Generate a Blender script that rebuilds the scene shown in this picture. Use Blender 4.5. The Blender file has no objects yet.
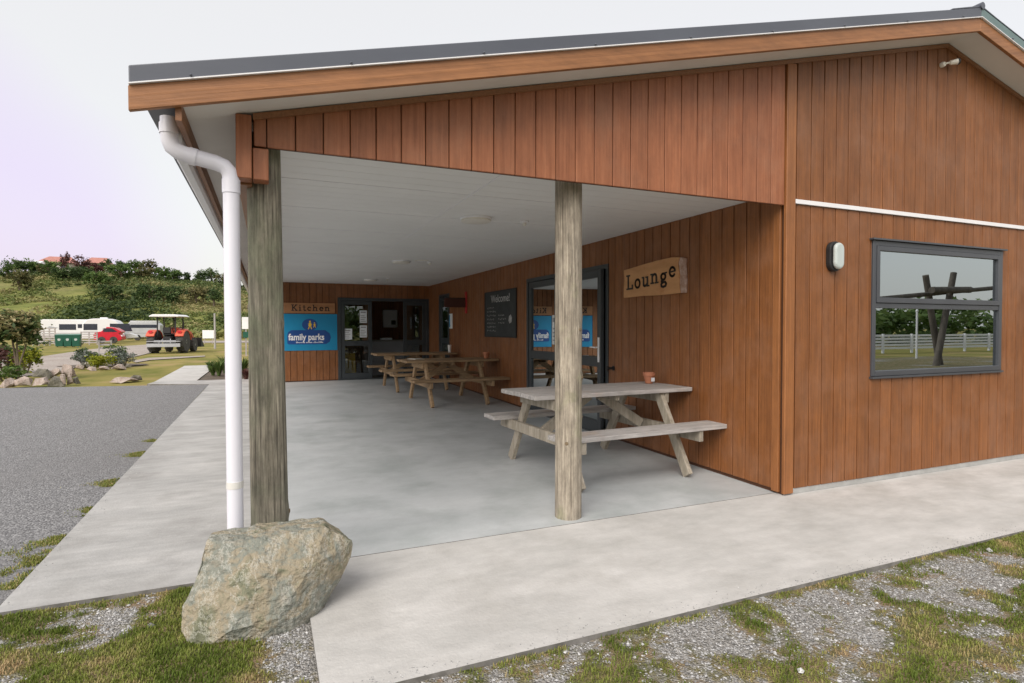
import bpy, bmesh, math, random
from mathutils import Vector, Matrix, noise
random.seed(7)
D = bpy.data
SC = bpy.context.scene
COL = SC.collection
PI = math.pi

# ------------------------------------------------------------------ camera
def cam_axes(yaw, pitch, roll):
    fw = Vector((math.sin(yaw)*math.cos(pitch), math.cos(yaw)*math.cos(pitch), math.sin(pitch)))
    r = Vector((math.cos(yaw), -math.sin(yaw), 0)); u = r.cross(fw)
    return r*math.cos(roll)+u*math.sin(roll), -r*math.sin(roll)+u*math.cos(roll), fw
cd = D.cameras.new('camera'); cam = D.objects.new('camera', cd); COL.objects.link(cam)
r_, u_, f_ = cam_axes(0.4015, -0.02265, -0.0016)
M = Matrix((r_, u_, -f_)).transposed().to_4x4(); M.translation = Vector((-3.767, -3.353, 1.33))
cam.matrix_world = M
cd.sensor_width = 36; cd.lens = 575.86*36/1024; cd.clip_start = .05; cd.clip_end = 3000
SC.camera = cam

# ------------------------------------------------------------------ world and sun (bright overcast)
SUN_EL, SUN_AZ = 42, 225     # azimuth clockwise from +Y
w = D.worlds.new('World'); SC.world = w; w.use_nodes = True
nt = w.node_tree; nt.nodes.clear()
def N(t, ty, **kw):
    n = t.nodes.new(ty)
    for k, v in kw.items():
        if hasattr(n, k) and not isinstance(getattr(type(n), k, None), int):
            setattr(n, k, v)
    return n
sky = nt.nodes.new('ShaderNodeTexSky'); sky.sky_type = 'NISHITA'; sky.sun_disc = False
sky.sun_elevation = math.radians(SUN_EL); sky.sun_rotation = math.radians(SUN_AZ); sky.dust_density = 4
b1 = nt.nodes.new('ShaderNodeBackground'); b1.inputs[1].default_value = .05
nt.links.new(sky.outputs[0], b1.inputs[0])
tc = nt.nodes.new('ShaderNodeTexCoord')
nz = nt.nodes.new('ShaderNodeTexNoise'); nz.inputs['Scale'].default_value = 1.1; nz.inputs['Detail'].default_value = 3
nt.links.new(tc.outputs['Generated'], nz.inputs['Vector'])
cr = nt.nodes.new('ShaderNodeValToRGB')
cr.color_ramp.elements[0].position = .43; cr.color_ramp.elements[0].color = (.80, .68, .83, 1)
cr.color_ramp.elements[1].position = .60; cr.color_ramp.elements[1].color = (.85, .82, .775, 1)
vd = nt.nodes.new('ShaderNodeVectorMath'); vd.operation = 'DOT_PRODUCT'; vd.inputs[1].default_value = (-.42, .86, .20)
nt.links.new(tc.outputs['Generated'], vd.inputs[0])
vm = nt.nodes.new('ShaderNodeMapRange'); vm.inputs[1].default_value = .90; vm.inputs[2].default_value = .985; vm.inputs[3].default_value = .16; vm.inputs[4].default_value = -.16
nt.links.new(vd.outputs['Value'], vm.inputs[0])
va = nt.nodes.new('ShaderNodeMath'); va.operation = 'ADD'; nt.links.new(nz.outputs['Fac'], va.inputs[0]); nt.links.new(vm.outputs[0], va.inputs[1])
nt.links.new(va.outputs[0], cr.inputs[0])
b2 = nt.nodes.new('ShaderNodeBackground'); b2.inputs[1].default_value = .77
nt.links.new(cr.outputs[0], b2.inputs[0])
ad = nt.nodes.new('ShaderNodeAddShader'); wo = nt.nodes.new('ShaderNodeOutputWorld')
nt.links.new(b1.outputs[0], ad.inputs[0]); nt.links.new(b2.outputs[0], ad.inputs[1]); nt.links.new(ad.outputs[0], wo.inputs[0])
sl = D.lights.new('sun', 'SUN'); sl.energy = 2.45; sl.angle = math.radians(48); sl.color = (1, .95, .88)
so = D.objects.new('sun', sl); COL.objects.link(so)
az = math.radians(SUN_AZ); el = math.radians(SUN_EL)
sd = Vector((math.sin(az)*math.cos(el), math.cos(az)*math.cos(el), math.sin(el)))
so.rotation_euler = sd.to_track_quat('Z', 'Y').to_euler(); so.location = (0, -20, 30)
SC.view_settings.view_transform = 'Standard'; SC.view_settings.look = 'None'
SC.view_settings.exposure = 0.25; SC.view_settings.gamma = 1
SC.cycles.max_bounces = 8; SC.cycles.transparent_max_bounces = 8

# ------------------------------------------------------------------ materials
MATS = {}
def mat(name, col, rough=.6, c2=None, scale=(4, 4, 4), detail=4, lo=.35, hi=.65, bump=0, bscale=None, tone=0, metal=0, c3=None, c3scale=2., c3lo=.55, c3hi=.7, spec=.5, rvar=0, mott=0, mscale=(6, 6, 6), rot=0):
    """procedural surface: two colours mixed by a noise, an optional third stain colour, per-board tone, bump"""
    m = D.materials.new(name); m.use_nodes = True; t = m.node_tree
    bs = t.nodes['Principled BSDF']; bs.inputs['Roughness'].default_value = rough
    bs.inputs['Metallic'].default_value = metal; bs.inputs['Specular IOR Level'].default_value = spec
    tc = t.nodes.new('ShaderNodeTexCoord'); mp = t.nodes.new('ShaderNodeMapping'); mp.inputs['Scale'].default_value = scale
    if rot:
        mr0 = t.nodes.new('ShaderNodeMapping'); mr0.inputs['Rotation'].default_value = (0, rot, 0)
        t.links.new(tc.outputs['Object'], mr0.inputs[0]); t.links.new(mr0.outputs[0], mp.inputs[0])
    else: t.links.new(tc.outputs['Object'], mp.inputs[0])
    vec = mp.outputs[0]
    tn = None
    if tone:
        tn = t.nodes.new('ShaderNodeAttribute'); tn.attribute_name = 'tone'
        off = t.nodes.new('ShaderNodeVectorMath'); off.operation = 'MULTIPLY_ADD'
        t.links.new(tn.outputs['Fac'], off.inputs[0]); off.inputs[1].default_value = (37, 53, 91); t.links.new(vec, off.inputs[2])
        vec = off.outputs[0]
    n1 = t.nodes.new('ShaderNodeTexNoise'); n1.inputs['Scale'].default_value = 1; n1.inputs['Detail'].default_value = detail
    n1.inputs['Roughness'].default_value = .6
    t.links.new(vec, n1.inputs['Vector'])
    if c2 is None: c2 = tuple(min(1, c*1.12+.004) for c in col); 
    rp = t.nodes.new('ShaderNodeValToRGB'); e = rp.color_ramp.elements
    e[0].position = lo; e[1].position = hi; e[0].color = (*col, 1); e[1].color = (*c2, 1)
    t.links.new(n1.outputs['Fac'], rp.inputs[0]); out = rp.outputs[0]
    if c3:
        n2 = t.nodes.new('ShaderNodeTexNoise'); n2.inputs['Scale'].default_value = c3scale; n2.inputs['Detail'].default_value = 6
        n2.inputs['Roughness'].default_value = .62
        t.links.new(tc.outputs['Object'], n2.inputs['Vector'])
        mr = t.nodes.new('ShaderNodeMapRange'); mr.inputs[1].default_value = c3lo; mr.inputs[2].default_value = c3hi
        t.links.new(n2.outputs['Fac'], mr.inputs[0])
        mx = t.nodes.new('ShaderNodeMix'); mx.data_type = 'RGBA'
        t.links.new(mr.outputs[0], mx.inputs[0]); t.links.new(out, mx.inputs[6]); mx.inputs[7].default_value = (*c3, 1)
        out = mx.outputs[2]
    if tone:
        mm = t.nodes.new('ShaderNodeMapRange'); mm.inputs[3].default_value = 1-tone; mm.inputs[4].default_value = 1+tone
        t.links.new(tn.outputs['Fac'], mm.inputs[0])
        hs = t.nodes.new('ShaderNodeHueSaturation'); t.links.new(mm.outputs[0], hs.inputs['Value']); t.links.new(out, hs.inputs['Color'])
        out = hs.outputs[0]
    if mott:
        mp2 = t.nodes.new('ShaderNodeMapping'); mp2.inputs['Scale'].default_value = mscale; t.links.new(tc.outputs['Object'], mp2.inputs[0])
        n4 = t.nodes.new('ShaderNodeTexNoise'); n4.inputs['Scale'].default_value = 1; n4.inputs['Detail'].default_value = 12; n4.inputs['Roughness'].default_value = .72
        t.links.new(mp2.outputs[0], n4.inputs['Vector'])
        m4 = t.nodes.new('ShaderNodeMapRange'); m4.inputs[1].default_value = .3; m4.inputs[2].default_value = .7; m4.inputs[3].default_value = 1-mott; m4.inputs[4].default_value = 1+mott
        t.links.new(n4.outputs['Fac'], m4.inputs[0])
        h4 = t.nodes.new('ShaderNodeHueSaturation'); t.links.new(m4.outputs[0], h4.inputs['Value']); t.links.new(out, h4.inputs['Color']); out = h4.outputs[0]
    t.links.new(out, bs.inputs['Base Color'])
    if rvar:
        m2 = t.nodes.new('ShaderNodeMapRange'); m2.inputs[3].default_value = rough-rvar; m2.inputs[4].default_value = rough+rvar
        t.links.new(n1.outputs['Fac'], m2.inputs[0]); t.links.new(m2.outputs[0], bs.inputs['Roughness'])
    if bump:
        bp = t.nodes.new('ShaderNodeBump'); bp.inputs['Strength'].default_value = bump; bp.inputs['Distance'].default_value = .01
        src = n1
        if bscale:
            src = t.nodes.new('ShaderNodeTexNoise'); src.inputs['Scale'].default_value = bscale; src.inputs['Detail'].default_value = 6
            t.links.new(tc.outputs['Object'], src.inputs['Vector'])
        t.links.new(src.outputs['Fac'], bp.inputs['Height']); t.links.new(bp.outputs[0], bs.inputs['Normal'])
    MATS[name] = m
    return m

def glass(name, refl=.35, tint=(.55, .6, .6), rc=(.85, .9, .92)):
    m = D.materials.new(name); m.use_nodes = True; t = m.node_tree; t.nodes.clear()
    g = t.nodes.new('ShaderNodeBsdfGlossy'); g.inputs['Roughness'].default_value = .004; g.inputs[0].default_value = (*rc, 1)
    tr = t.nodes.new('ShaderNodeBsdfTransparent'); tr.inputs[0].default_value = (*tint, 1)
    nn = t.nodes.new('ShaderNodeTexNoise'); nn.inputs['Scale'].default_value = 1.7
    tc = t.nodes.new('ShaderNodeTexCoord'); t.links.new(tc.outputs['Object'], nn.inputs['Vector'])
    bp = t.nodes.new('ShaderNodeBump'); bp.inputs['Strength'].default_value = .02; t.links.new(nn.outputs['Fac'], bp.inputs['Height'])
    t.links.new(bp.outputs[0], g.inputs['Normal'])
    fr = t.nodes.new('ShaderNodeFresnel'); fr.inputs[0].default_value = 1.5
    mr = t.nodes.new('ShaderNodeMath'); mr.operation = 'MULTIPLY_ADD'; mr.use_clamp = True
    t.links.new(fr.outputs[0], mr.inputs[0]); mr.inputs[1].default_value = 1.0; mr.inputs[2].default_value = refl
    mx = t.nodes.new('ShaderNodeMixShader'); t.links.new(mr.outputs[0], mx.inputs[0])
    t.links.new(tr.outputs[0], mx.inputs[1]); t.links.new(g.outputs[0], mx.inputs[2])
    o = t.nodes.new('ShaderNodeOutputMaterial'); t.links.new(mx.outputs[0], o.inputs[0])
    return m

WOODS = dict(detail=6, lo=.3, hi=.72, bump=.25)
m_clad = mat('cedar_cladding', (.150, .050, .0115), .55, (.262, .098, .027), (55, 55, 1.6), tone=.09, mott=.17, mscale=(16, 16, 6), c3=(.235, .105, .050), c3scale=3.0, c3lo=.45, c3hi=.8, **WOODS)
m_panel = mat('stained_fascia_panel', (.235, .078, .030), .55, (.35, .135, .062), (55, 55, 1.8), tone=.08, mott=.17, mscale=(14, 14, 6), c3=(.30, .14, .078), c3scale=2.2, c3lo=.5, c3hi=.85, **WOODS)
m_trim = mat('cedar_trim', (.21, .078, .022), .5, (.33, .13, .042), (60, 60, 1.5), mott=.2, mscale=(9, 9, 3), **WOODS)
m_barge = mat('barge_board_wood', (.22, .092, .032), .5, (.34, .15, .058), (1.3, 60, 60), rot=math.radians(14.2), mott=.25, mscale=(3, 14, 14), **WOODS)
m_fasc = mat('eave_board_wood', (.19, .085, .035), .5, (.28, .125, .055), (60, 1.3, 60), **WOODS)
m_groove = mat('groove_dark', (.07, .026, .010), .8)
m_flash = mat('roof_steel', (.075, .083, .105), .42, (.09, .10, .125), (1, 3, 3), rvar=.1)
m_ridge = mat('ridge_steel', (.11, .17, .17), .42)
m_soffit = mat('painted_soffit', (.66, .65, .62), .6, (.71, .70, .67), (2, 2, 2), c3=(.58, .56, .52), c3scale=1.1, c3lo=.6, c3hi=.8)
m_ceil = mat('painted_ceiling', (.74, .745, .73), .5, (.78, .785, .77), (1.5, 1.5, 1.5), c3=(.69, .70, .68), c3scale=.8, c3lo=.6, c3hi=.8)
m_white = mat('white_paint', (.74, .74, .76), .38, (.78, .78, .80), (3, 3, 1), c3=(.60, .60, .59), c3scale=6, c3lo=.66, c3hi=.85)
m_pipe = mat('white_plastic_pipe', (.72, .72, .80), .3, (.76, .76, .83), (3, 3, 1), c3=(.6, .6, .63), c3scale=5, c3lo=.62, c3hi=.85)
m_conc = mat('concrete_path', (.40, .395, .38), .8, (.55, .54, .525), (1.3, 3.5, 2), detail=8, lo=.3, hi=.7, bump=.25, bscale=60, c3=(.38, .37, .35), c3scale=1.7, c3lo=.48, c3hi=.75, mott=.10, mscale=(7, 11, 7))
m_slab = mat('concrete_slab', (.40, .425, .435), .45, (.50, .52, .53), (.9, 2.2, 2), detail=8, lo=.3, hi=.7, bump=.12, bscale=40, c3=(.33, .36, .36), c3scale=1.6, c3lo=.46, c3hi=.72, rvar=.14, mott=.07, mscale=(5, 9, 7))
m_slabl = mat('concrete_apron', (.32, .32, .315), .8, (.48, .475, .465), (1.2, 3.6, 2), detail=8, lo=.28, hi=.72, bump=.25, bscale=60, c3=(.29, .285, .275), c3scale=1.7, c3lo=.48, c3hi=.70, mott=.13, mscale=(4, 12, 7))
m_joint = mat('joint_dark', (.13, .13, .12), .9)
m_found = mat('foundation_concrete', (.32, .32, .31), .9, (.4, .4, .39), (8, 8, 8), bump=.4)
m_alu = mat('dark_aluminium', (.035, .043, .05), .4, (.045, .053, .06), (2, 2, 2))
m_alug = mat('grey_aluminium', (.052, .056, .066), .38, (.062, .067, .078), (2, 2, 2))
m_postw = mat('weathered_pine_post', (.15, .125, .095), .85, (.40, .35, .28), (75, 75, 2.2), mott=.42, mscale=(22, 22, 7), detail=9, lo=.33, hi=.62, bump=.8, c3=(.27, .27, .16), c3scale=3.2, c3lo=.55, c3hi=.75)
m_postg = mat('green_weathered_post', (.075, .065, .048), .85, (.33, .30, .235), (75, 75, 2.4), mott=.45, mscale=(22, 22, 6), detail=9, lo=.33, hi=.66, bump=.9, c3=(.17, .18, .12), c3scale=2.6, c3lo=.45, c3hi=.7)
m_tgrey = mat('silvered_timber', (.27, .255, .245), .75, (.50, .475, .46), (2.0, 45, 45), mott=.25, mscale=(5, 20, 20), detail=7, lo=.3, hi=.7, bump=.35, tone=.12, c3=(.42, .32, .25), c3scale=2.5, c3lo=.58, c3hi=.8)
m_tgreyl = mat('silvered_timber_legs', (.22, .19, .145), .75, (.38, .34, .28), (30, 30, 5), mott=.25, mscale=(14, 14, 5), detail=7, lo=.3, hi=.7, bump=.35, tone=.12)
m_tbrn = mat('brown_timber', (.22, .14, .075), .7, (.38, .26, .15), (2.0, 40, 40), mott=.2, mscale=(5, 16, 16), detail=7, lo=.3, hi=.7, bump=.3, tone=.14)
m_terra = mat('terracotta', (.42, .16, .085), .8, (.52, .22, .13), (9, 9, 9), c3=(.55, .42, .35), c3scale=9, c3lo=.6, c3hi=.8)
m_black = mat('black_paint', (.012, .012, .013), .6)
m_letter = mat('burnt_letters', (.018, .014, .012), .6)
m_signw = mat('pale_pine_sign', (.42, .21, .085), .55, (.58, .31, .14), (5, 2.2, 9), lo=.3, hi=.7, detail=6, c3=(.38, .15, .05), c3scale=5, c3lo=.55, c3hi=.75)
m_signe = mat('bark_edge', (.30, .17, .12), .8, (.45, .33, .28), (20, 20, 20), bump=.5)
m_kits = mat('kitchen_sign_wood', (.33, .15, .06), .55, (.45, .22, .10), (2.2, 5, 9), lo=.3, hi=.7, detail=6)
m_blue = mat('sign_blue', (.004, .22, .44), .4, (.005, .27, .50), (1, 1, 1))
m_navy = mat('sign_navy', (.006, .06, .25), .4)
m_yel = mat('sign_yellow', (.75, .50, .04), .4)
m_sgw = mat('sign_white', (.80, .80, .82), .4)
m_chalkb = mat('chalkboard', (.018, .023, .027), .6, (.032, .038, .042), (6, 6, 6))
m_chalk = mat('chalk', (.30, .31, .32), .9, (.5, .5, .5), (30, 30, 30))
m_paper = mat('paper', (.72, .76, .80), .7)
m_lens = mat('lamp_lens', (.42, .47, .46), .3)
m_cream = mat('cream_plastic', (.66, .64, .58), .4)
m_ywf = mat('yellow_plastic', (.80, .50, .02), .45)
m_room = mat('room_paint', (.22, .21, .19), .8)
m_kitw = mat('kitchen_wall', (.16, .062, .026), .7, (.24, .10, .045), (20, 20, 1), tone=.1)
m_bench = mat('bench_grey', (.30, .31, .34), .5)
m_redp = mat('red_paint', (.42, .02, .02), .4)
m_glass = glass('door_glass', .07, (.74, .77, .77), (.58, .64, .66))
m_wglass = glass('window_glass', .50, (.35, .38, .4), (.72, .79, .82))

# ------------------------------------------------------------------ builders
class MB:
    def __init__(s): s.v = []; s.f = []; s.t = []
    def add(s, vs, fs, tone=None):
        if tone is None: tone = random.random()
        n = len(s.v); s.v += [tuple(v) for v in vs]; s.f += [tuple(i+n for i in f) for f in fs]; s.t += [tone]*len(fs)
    def box(s, x0, x1, y0, y1, z0, z1, tone=None, M=None):
        vs = [Vector(p) for p in ((x0,y0,z0),(x1,y0,z0),(x1,y1,z0),(x0,y1,z0),(x0,y0,z1),(x1,y0,z1),(x1,y1,z1),(x0,y1,z1))]
        if M: vs = [M @ v for v in vs]
        s.add(vs, [(3,2,1,0),(4,5,6,7),(0,1,5,4),(1,2,6,5),(2,3,7,6),(3,0,4,7)], tone)
    def prism(s, pts, F, d0, d1, tone=None):
        """2-D outline in the frame F=(origin,U,V,N), extruded from d0 to d1 along N"""
        o, U, V, Nn = F; n = len(pts)
        vs = [o+U*a+V*b+Nn*d0 for a, b in pts]+[o+U*a+V*b+Nn*d1 for a, b in pts]
        s.add(vs, [tuple(range(n-1, -1, -1)), tuple(range(n, 2*n))]+[(i, (i+1) % n, (i+1) % n+n, i+n) for i in range(n)], tone)
    def bar(s, a, b, w, h, up=(0, 0, 1), tone=None):
        """rectangular bar from a to b"""
        a = Vector(a); b = Vector(b); d = (b-a); L = d.length; d.normalize(); u = Vector(up)
        sd_ = d.cross(u).normalized(); uu = sd_.cross(d)
        vs = []
        for p in (a, b):
            for q, r in ((-1,-1),(1,-1),(1,1),(-1,1)): vs.append(p+sd_*q*w/2+uu*r*h/2)
        s.add(vs, [(0,1,2,3),(7,6,5,4),(0,4,5,1),(1,5,6,2),(2,6,7,3),(3,7,4,0)], tone)
    def tube(s, pts, rad, seg=12, tone=None, cap=True):
        pts = [Vector(p) for p in pts]
        if not hasattr(rad, '__len__'): rad = [rad]*len(pts)
        vs = []; fs = []; ref = None
        for i, p in enumerate(pts):
            d = (pts[min(i+1, len(pts)-1)]-pts[max(i-1, 0)]).normalized()
            if ref is None: ref = d.orthogonal().normalized()
            ref = (ref-d*ref.dot(d)).normalized(); q = d.cross(ref)
            for k in range(seg):
                a = 2*PI*k/seg; vs.append(p+(ref*math.cos(a)+q*math.sin(a))*rad[i])
        for i in range(len(pts)-1):
            for k in range(seg):
                k2 = (k+1) % seg; fs.append((i*seg+k, i*seg+k2, (i+1)*seg+k2, (i+1)*seg+k))
        if cap:
            fs.append(tuple(range(seg-1, -1, -1))); fs.append(tuple((len(pts)-1)*seg+k for k in range(seg)))
        s.add(vs, fs, tone)
    def lathe(s, prof, o=(0, 0, 0), ax=(0, 0, 1), seg=20, tone=None):
        """prof: (radius, height) pairs"""
        ax = Vector(ax).normalized(); o = Vector(o); s.tube_r([o+ax*h for r, h in prof], [r for r, h in prof], ax, seg, tone)
    def tube_r(s, pts, rad, ax, seg, tone):
        e = ax.orthogonal().normalized(); q = ax.cross(e); vs = []; fs = []
        for p, r in zip(pts, rad):
            for k in range(seg):
                a = 2*PI*k/seg; vs.append(p+(e*math.cos(a)+q*math.sin(a))*max(r, 1e-4))
        for i in range(len(pts)-1):
            for k in range(seg):
                k2 = (k+1) % seg; fs.append((i*seg+k, i*seg+k2, (i+1)*seg+k2, (i+1)*seg+k))
        fs.append(tuple(range(seg-1, -1, -1))); fs.append(tuple((len(pts)-1)*seg+k for k in range(seg)))
        s.add(vs, fs, tone)
    def build(s, name, m, parent=None, smooth=False, bevel=0, segs=1):
        me = D.meshes.new(name); me.from_pydata(s.v, [], s.f)
        at = me.attributes.new('tone', 'FLOAT', 'FACE'); at.data.foreach_set('value', s.t)
        me.materials.append(m)
        if smooth:
            me.polygons.foreach_set('use_smooth', [True]*len(me.polygons))
            me.set_sharp_from_angle(angle=math.radians(40))
        me.update()
        o = D.objects.new(name, me); COL.objects.link(o)
        if parent: o.parent = parent
        if bevel:
            b = o.modifiers.new('bevel', 'BEVEL'); b.width = bevel; b.segments = segs; b.limit_method = 'ANGLE'
        return o
def tag(o, label, cat, group=None):
    o['label'] = label; o['category'] = cat
    if group: o['group'] = group
    return o
def thing(name, loc, label, cat, rz=0, group=None):
    o = D.objects.new(name, None); COL.objects.link(o); o.location = loc; o.rotation_euler.z = rz; o.empty_display_size = .2
    return tag(o, label, cat, group)
def kind(o, k='structure'): o['kind'] = k; return o
def copy_tree(o, parent=None):
    c = o.copy(); COL.objects.link(c); c.parent = parent
    for ch in list(o.children): copy_tree(ch, c)
    return c
def fbox(F, u0, u1, v0, v1, d0, d1, mb, tone=None):
    mb.prism([(u0, v0), (u1, v0), (u1, v1), (u0, v1)], F, d0, d1, tone)
V3 = Vector
F_GABLE = (V3((0,0,0)), V3((1,0,0)), V3((0,0,1)), V3((0,-1,0)))      # u=x  v=z  faces -Y
F_SIDE = (V3((0,0,0)), V3((0,1,0)), V3((0,0,1)), V3((-1,0,0)))       # u=y  v=z  faces -X
F_BACK = (V3((0,10.85,0)), V3((1,0,0)), V3((0,0,1)), V3((0,-1,0)))

def zf(y): return .0095*max(0, min(y, 11))
CH = 2.4
XA, SL = 1.96, .252
def ztop(x): return 3.915-SL*abs(x-XA)        # line where walls meet the soffit

# ------------------------------------------------------------------ ground
def lerp(a, b, t): return a+(b-a)*t
def gz(x, y): return zf(y)-.030
def axis(ranges):
    out = []
    for a, b, st in ranges:
        n = max(1, round((b-a)/st)); out += [a+(b-a)*i/n for i in range(n)]
    return out+[ranges[-1][1]]
def grid(name, xs, ys, hf, m, attr=None):
    vs = [(x, y, hf(x, y)) for y in ys for x in xs]; nx = len(xs)
    fs = [(j*nx+i, j*nx+i+1, (j+1)*nx+i+1, (j+1)*nx+i) for j in range(len(ys)-1) for i in range(nx-1)]
    me = D.meshes.new(name); me.from_pydata(vs, [], fs); me.materials.append(m)
    me.polygons.foreach_set('use_smooth', [True]*len(fs))
    if attr:
        a = me.attributes.new('grass', 'FLOAT', 'POINT'); a.data.foreach_set('value', [attr(v[0], v[1]) for v in vs])
    o = D.objects.new(name, me); COL.objects.link(o); return kind(o)

def nse(x, y, s, z=0): return noise.noise(Vector((x*s, y*s, z)))
def grassiness(x, y):
    """where turf has closed over the gravel of the front yard"""
    g = .50+.75*nse(x, y, 1.35, 3.1)+.62*nse(x, y, 4.2, 1.7)+.34*nse(x, y, 11, 5)
    if x > -3.6:
        g += .22*max(0, min(1, (x-.7)/.5))-.03
        d = -1.2-y
        if d < .06: g += .06
    else:
        g += .30*max(0, min(1, (-3.9-x)/.5))+.06
        if y > -.25 and x > -4.5: g -= .16
    return max(0, min(1, g))

def ground_mat():
    m = D.materials.new('gravel_and_turf'); m.use_nodes = True; t = m.node_tree; bs = t.nodes['Principled BSDF']
    bs.inputs['Roughness'].default_value = .95; bs.inputs['Specular IOR Level'].default_value = .2
    tc = t.nodes.new('ShaderNodeTexCoord')
    vo = t.nodes.new('ShaderNodeTexVoronoi'); vo.inputs['Scale'].default_value = 120; t.links.new(tc.outputs['Object'], vo.inputs['Vector'])
    sp = t.nodes.new('ShaderNodeSeparateColor'); t.links.new(vo.outputs['Color'], sp.inputs[0])
    rp = t.nodes.new('ShaderNodeValToRGB'); e = rp.color_ramp.elements
    e[0].color = (.15, .145, .135, 1); e[1].color = (.42, .41, .39, 1); x = e.new(.5); x.color = (.27, .26, .245, 1)
    t.links.new(sp.outputs[0], rp.inputs[0])
    n1 = t.nodes.new('ShaderNodeTexNoise'); n1.inputs['Scale'].default_value = 9; n1.inputs['Detail'].default_value = 8
    t.links.new(tc.outputs['Object'], n1.inputs['Vector'])
    r2 = t.nodes.new('ShaderNodeValToRGB'); e = r2.color_ramp.elements
    e[0].position = .32; e[0].color = (.085, .10, .032, 1); e[1].position = .68; e[1].color = (.28, .20, .13, 1); x = e.new(.5); x.color = (.18, .155, .075, 1)
    t.links.new(n1.outputs['Fac'], r2.inputs[0])
    at = t.nodes.new('ShaderNodeAttribute'); at.attribute_name = 'grass'
    n2 = t.nodes.new('ShaderNodeTexNoise'); n2.inputs['Scale'].default_value = 35; n2.inputs['Detail'].default_value = 4
    t.links.new(tc.outputs['Object'], n2.inputs['Vector'])
    ma = t.nodes.new('ShaderNodeMath'); ma.operation = 'ADD'; t.links.new(at.outputs['Fac'], ma.inputs[0]); t.links.new(n2.outputs['Fac'], ma.inputs[1])
    mr = t.nodes.new('ShaderNodeMapRange'); mr.inputs[1].default_value = .78; mr.inputs[2].default_value = 1.10; t.links.new(ma.outputs[0], mr.inputs[0])
    mx = t.nodes.new('ShaderNodeMix'); mx.data_type = 'RGBA'; t.links.new(mr.outputs[0], mx.inputs[0])
    t.links.new(rp.outputs[0], mx.inputs[6]); t.links.new(r2.outputs[0], mx.inputs[7]); t.links.new(mx.outputs[2], bs.inputs['Base Color'])
    bp = t.nodes.new('ShaderNodeBump'); bp.inputs['Strength'].default_value = .9; bp.inputs['Distance'].default_value = .012
    t.links.new(vo.outputs['Distance'], bp.inputs['Height']); bp.invert = True; t.links.new(bp.outputs[0], bs.inputs['Normal'])
    return m
m_yard = ground_mat()
m_lawn = mat('lawn_turf', (.12, .135, .028), .95, (.27, .225, .075), (.9, .35, 1), detail=9, lo=.32, hi=.68, bump=.6, bscale=14, c3=(.33, .24, .12), c3scale=.30, c3lo=.50, c3hi=.66, spec=.1)
m_road = None
def chip_mat(name, c0, c1, c2, sc, stain, ssc=.5):
    m = D.materials.new(name); m.use_nodes = True; t = m.node_tree; bs = t.nodes['Principled BSDF']
    bs.inputs['Roughness'].default_value = .85; bs.inputs['Specular IOR Level'].default_value = .3
    tc = t.nodes.new('ShaderNodeTexCoord')
    vo = t.nodes.new('ShaderNodeTexVoronoi'); vo.inputs['Scale'].default_value = sc; t.links.new(tc.outputs['Object'], vo.inputs['Vector'])
    sp = t.nodes.new('ShaderNodeSeparateColor'); t.links.new(vo.outputs['Color'], sp.inputs[0])
    rp = t.nodes.new('ShaderNodeValToRGB'); e = rp.color_ramp.elements
    e[0].color = (*c0, 1); e[1].color = (*c2, 1); x = e.new(.55); x.color = (*c1, 1); t.links.new(sp.outputs[0], rp.inputs[0])
    n1 = t.nodes.new('ShaderNodeTexNoise'); n1.inputs['Scale'].default_value = ssc; n1.inputs['Detail'].default_value = 7; t.links.new(tc.outputs['Object'], n1.inputs['Vector'])
    mr = t.nodes.new('ShaderNodeMapRange'); mr.inputs[1].default_value = .42; mr.inputs[2].default_value = .72; mr.inputs[4].default_value = .6; t.links.new(n1.outputs['Fac'], mr.inputs[0])
    mx = t.nodes.new('ShaderNodeMix'); mx.data_type = 'RGBA'; t.links.new(mr.outputs[0], mx.inputs[0]); t.links.new(rp.outputs[0], mx.inputs[6]); mx.inputs[7].default_value = (*stain, 1)
    t.links.new(mx.outputs[2], bs.inputs['Base Color'])
    bp = t.nodes.new('ShaderNodeBump'); bp.inputs['Strength'].default_value = .8; bp.inputs['Distance'].default_value = .008; bp.invert = True
    t.links.new(vo.outputs['Distance'], bp.inputs['Height']); t.links.new(bp.outputs[0], bs.inputs['Normal'])
    return m
m_road = chip_mat('grey_road_chip', (.12, .12, .124), (.20, .20, .205), (.32, .32, .325), 85, (.18, .176, .176))
m_track = chip_mat('pale_track_gravel', (.27, .23, .20), (.36, .32, .29), (.45, .42, .38), 30, (.22, .17, .15), .25)

far = 900
grid('ground', axis([(-far, -60, 60), (-60, -10, 10), (-10, 12, 2), (12, 60, 8), (60, far, 60)]), axis([(-far, -60, 60), (-60, -4, 8), (-4, 12, 2), (12, 90, 8), (90, far, 60)]), lambda x, y: gz(x, y)-.02, m_lawn)
def yard_h(x, y):
    e = 0
    return gz(x, y)+.008+.004*nse(x, y, 9)+.012*nse(x, y, 2.3, 4)+.014*grassiness(x, y)-.004
grid('yard_ground', axis([(-14, -7, .5), (-7, -5.3, .1), (-5.3, 4.2, .04), (4.2, 7, .2), (7, 26, 1)]), axis([(-14, -3.8, .6), (-3.8, .04, .04)]), yard_h, m_yard, grassiness)

def sheet(name, pts, z, m, sub=0):
    bm = bmesh.new(); vs = [bm.verts.new((x, y, gz(x, y)+z)) for x, y in pts]; bm.faces.new(vs)
    bmesh.ops.recalc_face_normals(bm, faces=bm.faces)
    if bm.faces[:][0].normal.z < 0: bmesh.ops.reverse_faces(bm, faces=bm.faces)
    me = D.meshes.new(name); bm.to_mesh(me); bm.free(); me.materials.append(m)
    o = D.objects.new(name, me); COL.objects.link(o); return kind(o)
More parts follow.
